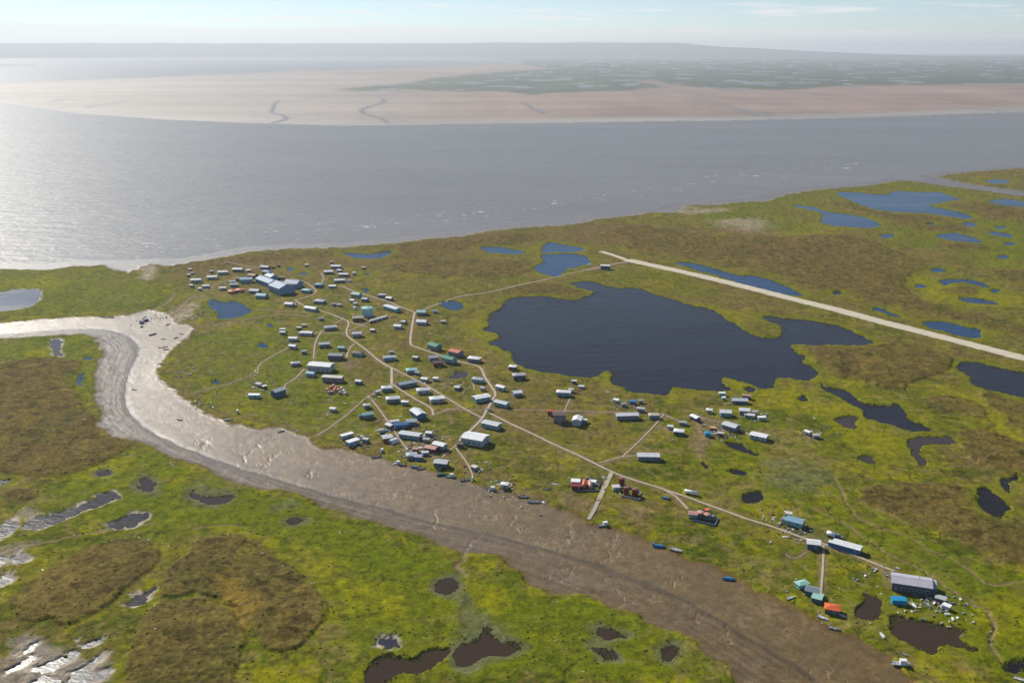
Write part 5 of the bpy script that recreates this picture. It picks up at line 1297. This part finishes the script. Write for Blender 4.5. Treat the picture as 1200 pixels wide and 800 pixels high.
BOATS = """120 371.5 7 .1 slate o|dark skiff, leftmost on the upper creek beach
125 372 7 -.05 white o|white skiff, second from left on the upper creek beach
131 372 7 .05 slate o|grey skiff, third from left on the upper creek beach
169.5 372 8 -.3 white c|white cabin boat at the top of the boat beach
166 382 6 -.5 slate c|dark cabin boat below the white one on the boat beach
179 391 11 -.25 slate o|long dark barge-like skiff in the middle of the boat beach
197 380 7 -.3 slate o|slate skiff right of the beach trail mouth
192 396.5 6 .05 dark o|small dark skiff below the long one on the boat beach
206.5 395.5 7 -.35 slate o|slate skiff in the right part of the boat beach
213 391 6 .1 rust o|rust-coloured skiff in the right part of the boat beach
226.5 388.5 6 .2 white c|white cabin boat at the right end of the boat beach
188 406.5 6 .05 dark o|dark skiff, left of three on the lower boat beach
194 406 6 -.1 slate o|slate skiff, middle of three on the lower boat beach
195.5 409 7 -.02 brown o|brown skiff, lowest of three on the lower boat beach
157.5 455 6 .15 brown o|brown skiff stranded alone on the wide mud bend
211 491 6 .1 slate o|grey skiff alone on the mud below the bend
249.5 478 6 -1.2 white o|white skiff in the grass above the mud
278 484 8 .6 slate c|slate cabin boat on the bank left of the mud tongue
267 492 8 -.1 white or|white skiff at the mud edge below the slate cabin boat
330 505 7 -.25 plum o|plum-coloured skiff on the mud tongue
336 497 5 .5 rust o|small rusty skiff on the mud tongue above the plum one
348 505 5 -1.0 cream o|small cream skiff at the bank right of the mud tongue
441.5 535.5 9 -.1 plum o|plum-grey skiff on the mud edge below the white trailers
447.5 530 8 -.8 slate c|slate cabin boat nosed into the bank by the plum-grey skiff
466 543.5 9 .25 white c|white cabin boat on the mud edge left of a dark skiff
472 545 8 .15 dark o|dark skiff right of the white cabin boat on the mud edge
487 548 8 .1 red t|red boat under a blue cover at the mud edge
493 549.5 8 -.15 slate or|slate skiff right of the red covered boat
518 556.5 9 -.1 green t|green covered boat at the mud edge
528.5 558.5 9 .02 turq c|turquoise cabin boat right of the green covered boat
545.5 562.5 9 -.1 plum o|long plum skiff at the mud edge below the Y boardwalk
553.5 562.5 6 -1.4 white c|white cabin boat at the foot of the Y boardwalk
576.5 573.5 10 .2 slate c|slate cabin boat on the mud edge right of the Y boardwalk
614 582.5 9 .05 plum o|plum skiff on the mud edge left of a long grey skiff
625.5 588 11 .02 grey or|long grey skiff on the mud edge
708 615.5 10 -.12 grey c|grey cabin boat on the mud below the boat ramp
766.5 635.5 5 -1.2 slate o|small slate skiff beside the blue covered boat
773 640.5 10 .12 blue t|blue covered boat on the mud right of the ramp
792 645 10 .28 white o|white skiff right of the blue covered boat
854.5 678.5 9 .12 blue t|blue covered boat alone at the mud edge
926.5 701.5 7 -.3 white o|white skiff in the grass left of the mint-roofed shed
964 724.5 8 .4 white o|white skiff, upper of two below the orange-red shack
978 736.5 8 .25 grey o|grey skiff, lower of two below the orange-red shack
986.5 722 6 .4 white o|white skiff on the bank right of the orange-red shack
1056 779 11 .06 white c|large white cabin boat on the mud at the lower right
1060 768 5 .4 slate o|small slate skiff behind the large white cabin boat
1070 710 8 1.0 white o|white skiff below the large lavender-grey building
1033 745 7 1.2 white or|narrow white skiff in the grass between the two brown ponds
781 585.5 8 .2 rust t|rusty covered boat beside the bend of the boardwalk
423.5 514.5 7 .35 grey c|grey cabin boat parked right of the long white trailer
650 568 7 .25 white o|white skiff in the grass left of the maroon sheds
641 574 6 -.1 slate o|slate skiff in the grass far left of the maroon sheds
174 633.5 5 .6 slate o|small grey skiff stranded on the edge of a raised brown mound
1195 797 7 .3 white o|white skiff at the bottom right corner
452 506 7 -.3 mint t|mint boat under a blue cover beside the pale shed
712 460 5 .3 white o|small white skiff near the grassy point of the lake
808 578.5 .1 0 white x|skip"""
for line in BOATS.splitlines():
    d, label = line.split('|')
    if label == 'skip': continue
    q = d.split(); boat(*map(float, q[:4]), q[4], q[5], label)

# ------------------------------------------------------------------ a few trucks
def truck(x, y, s, c, label):
    g = G(x, y, .8); o = empty('pickup_truck', g[0], g[1], ground_at(*g)+.25, heading(x, y, s)); tag(o, label, 'truck', 'trucks of the village')
    b = MB().prism([(-1, .45), (1, .45), (1, 1.0), (-1, 1.0)], -2.7, 2.7).build('body', pm(c, .35), o)
    MB().prism([(-.95, 1.0), (.95, 1.0), (.75, 1.75), (-.75, 1.75)], -.6, 1.1).build('cab', pm(c, .35), o)
    MB().box(1.1, 1.14, -.72, .72, 1.1, 1.6).build('windscreen', M_GLASS, o)
    for wx in (-1.7, 1.7):
        for wy in (-1, 1):
            mb = MB(); n = 12; mb.v = [(wx+.42*math.cos(2*math.pi*i/n), wy*(.86+d), .42+.42*math.sin(2*math.pi*i/n)) for d in (0, .22) for i in range(n)]
            mb.f = [(i, (i+1) % n, n+(i+1) % n, n+i) for i in range(n)] + [tuple(range(n)), tuple(range(n, 2*n))[::-1]]
            mb.build('wheel', pm('dark'), o)
truck(691, 311, .1, 'white', 'white pickup truck on the apron beside the airport building')
truck(981, 629.5, .3, 'slate', 'dark pickup truck behind the long blue-walled house')
truck(574, 481.5, .6, 'slate', 'dark pickup truck near the boardwalk junction')

# ------------------------------------------------------------------ lined pits round the tanks
def berm(pts, label, c):
    P = GP(pts); V = []; F = []; n = len(P); m = P.mean(0); gz = ground_at(*m)
    for k, (sc, zz) in enumerate(((1.0, -.4), (1.0, .9), (.94, .9), (.92, .1))):
        V += [(*(m+(p-m)*sc), gz+zz) for p in P]
    for k in range(3): F += [(k*n+i, k*n+(i+1) % n, (k+1)*n+(i+1) % n, (k+1)*n+i) for i in range(n)]
    o = mesh_obj('containment_wall', V, F, pm(c)); tag(o, label, 'wall')
berm('670,570 672,577 700,577.5 704,568 690,562', 'low dark wall round the maroon sheds and horizontal tanks', 'dark')
berm('806,603 812,612 838,618 842,610 826,599', 'low dark wall round the peach-topped tanks', 'navy')
berm('722,575 728,583 750,588 751,579 735,572', 'low dark wall round the three dark red tanks', 'slate')

# ------------------------------------------------------------------ yard clutter and driftwood
def debris():
    rng = random.Random(5)
    spots = [tuple(map(float, l.split()[:2])) for l in HOUSES.splitlines() if 'skip' not in l]
    junk = [(257,308,6),(273,307,8),(394,357,14),(406,370,14),(494,513,30),(500,520,30),(505,510,16),(480,528,24),(490,531,20),(452,503,20),(304,452,24),(390,480,14),(536,455,18),(591,570,26),(577,571,14),(556,549,16),(845,509,26),(838,503,20),(722,470,16),(731,475,16),(880,487,22),(835,503,10),(912,609,26),(925,622,20),(1072,708,20),(1104,705,34),(1100,712,22),(1016,672,14),(240,365,24),(228,372,22),(950,510,14),(965,502,12),(440,461,14),(700,566,26),(930,625,16),(1055,668,10),(215,435,16),(235,470,16),(298,440,12),(510,444,14),(526,395,8),(620,590,10),(575,565,10),(1000,725,8),(1130,720,8),(185,372,20),(205,365,14),(520,376,8),(428,516,20),(421,518,14)]
    sets = {'cream': ([], []), 'rust': ([], []), 'slate': ([], []), 'white': ([], [])}
    def piece(x, y, sx, sy, sz, c):
        gz = ground_at(x, y); V, F = sets[c]; b = len(V); a = rng.uniform(0, 3.14); ca, sa = math.cos(a), math.sin(a)
        for zz in (-.1, sz):
            for yy in (-sy, sy):
                for xx in (-sx, sx):
                    k = rng.uniform(.75, 1.1); V.append((x+(xx*ca-yy*sa)*k, y+(xx*sa+yy*ca)*k, gz+zz*rng.uniform(.7, 1)))
        F += [tuple(b+i for i in q) for q in ((4,5,7,6),(0,1,5,4),(1,3,7,5),(3,2,6,7),(2,0,4,6))]
    for (x, y) in spots:
        g = G(x, y, .8)
        for _ in range(rng.randrange(1, 6)):
            a = rng.uniform(0, 6.28); d = rng.uniform(6, 11); s = rng.uniform(.2, .5)
            piece(g[0]+d*math.cos(a), g[1]+d*math.sin(a), s*rng.uniform(.5, 1.6), s*.6, rng.uniform(.2, .8), rng.choice(['cream', 'rust', 'slate', 'white', 'slate', 'cream']))
    for (x, y, n) in junk:
        g = G(x, y, .8)
        for _ in range(int(n*1.1)):
            s = rng.uniform(.25, .8); piece(g[0]+rng.gauss(0, 5), g[1]+rng.gauss(0, 7), s*rng.uniform(.5, 1.8), s*.6, rng.uniform(.2, 1.0), rng.choice(['cream', 'rust', 'slate', 'slate', 'cream', 'white', 'slate']))
    # pale driftwood and stones left by floods on the western marsh and the banks
    for (x, y) in [(55,668),(170,636),(190,640),(195,637),(220,653),(310,650),(336,664),(357,684),(366,685),(405,705),(374,613),(398,624),(412,621),(470,638),(433,636),(456,630),(140,533),(62,466),(86,473),(98,492),(250,632),(272,628),(160,630),(118,633),(180,736),(186,711),(1116,614),(655,708),(712,722),(203,546),(204,541),(110,618),(88,627),(280,712),(298,725),(684,788),(1105,742),(1160,742),(1135,728),(990,690),(990,660),(930,590),(560,660),(500,690),(540,790),(407,757)]:
        g = G(x, y, .8)
        for _ in range(rng.randrange(1, 3)):
            s = rng.uniform(.18, .36); piece(g[0]+rng.gauss(0, 1.6), g[1]+rng.gauss(0, 1.6), s*rng.uniform(.8, 2.6), s*.5, rng.uniform(.15, .4), 'cream')
    words = {'cream': 'pale timber scraps and driftwood strewn round the houses', 'rust': 'rusty scrap strewn round the houses', 'slate': 'dark scrap and gear strewn round the houses', 'white': 'white scraps and buckets strewn round the houses'}
    for c, (V, F) in sets.items():
        tag(mesh_obj('scattered_debris', V, F, pm(c, .8)), words[c], 'debris', kind='stuff')
debris()
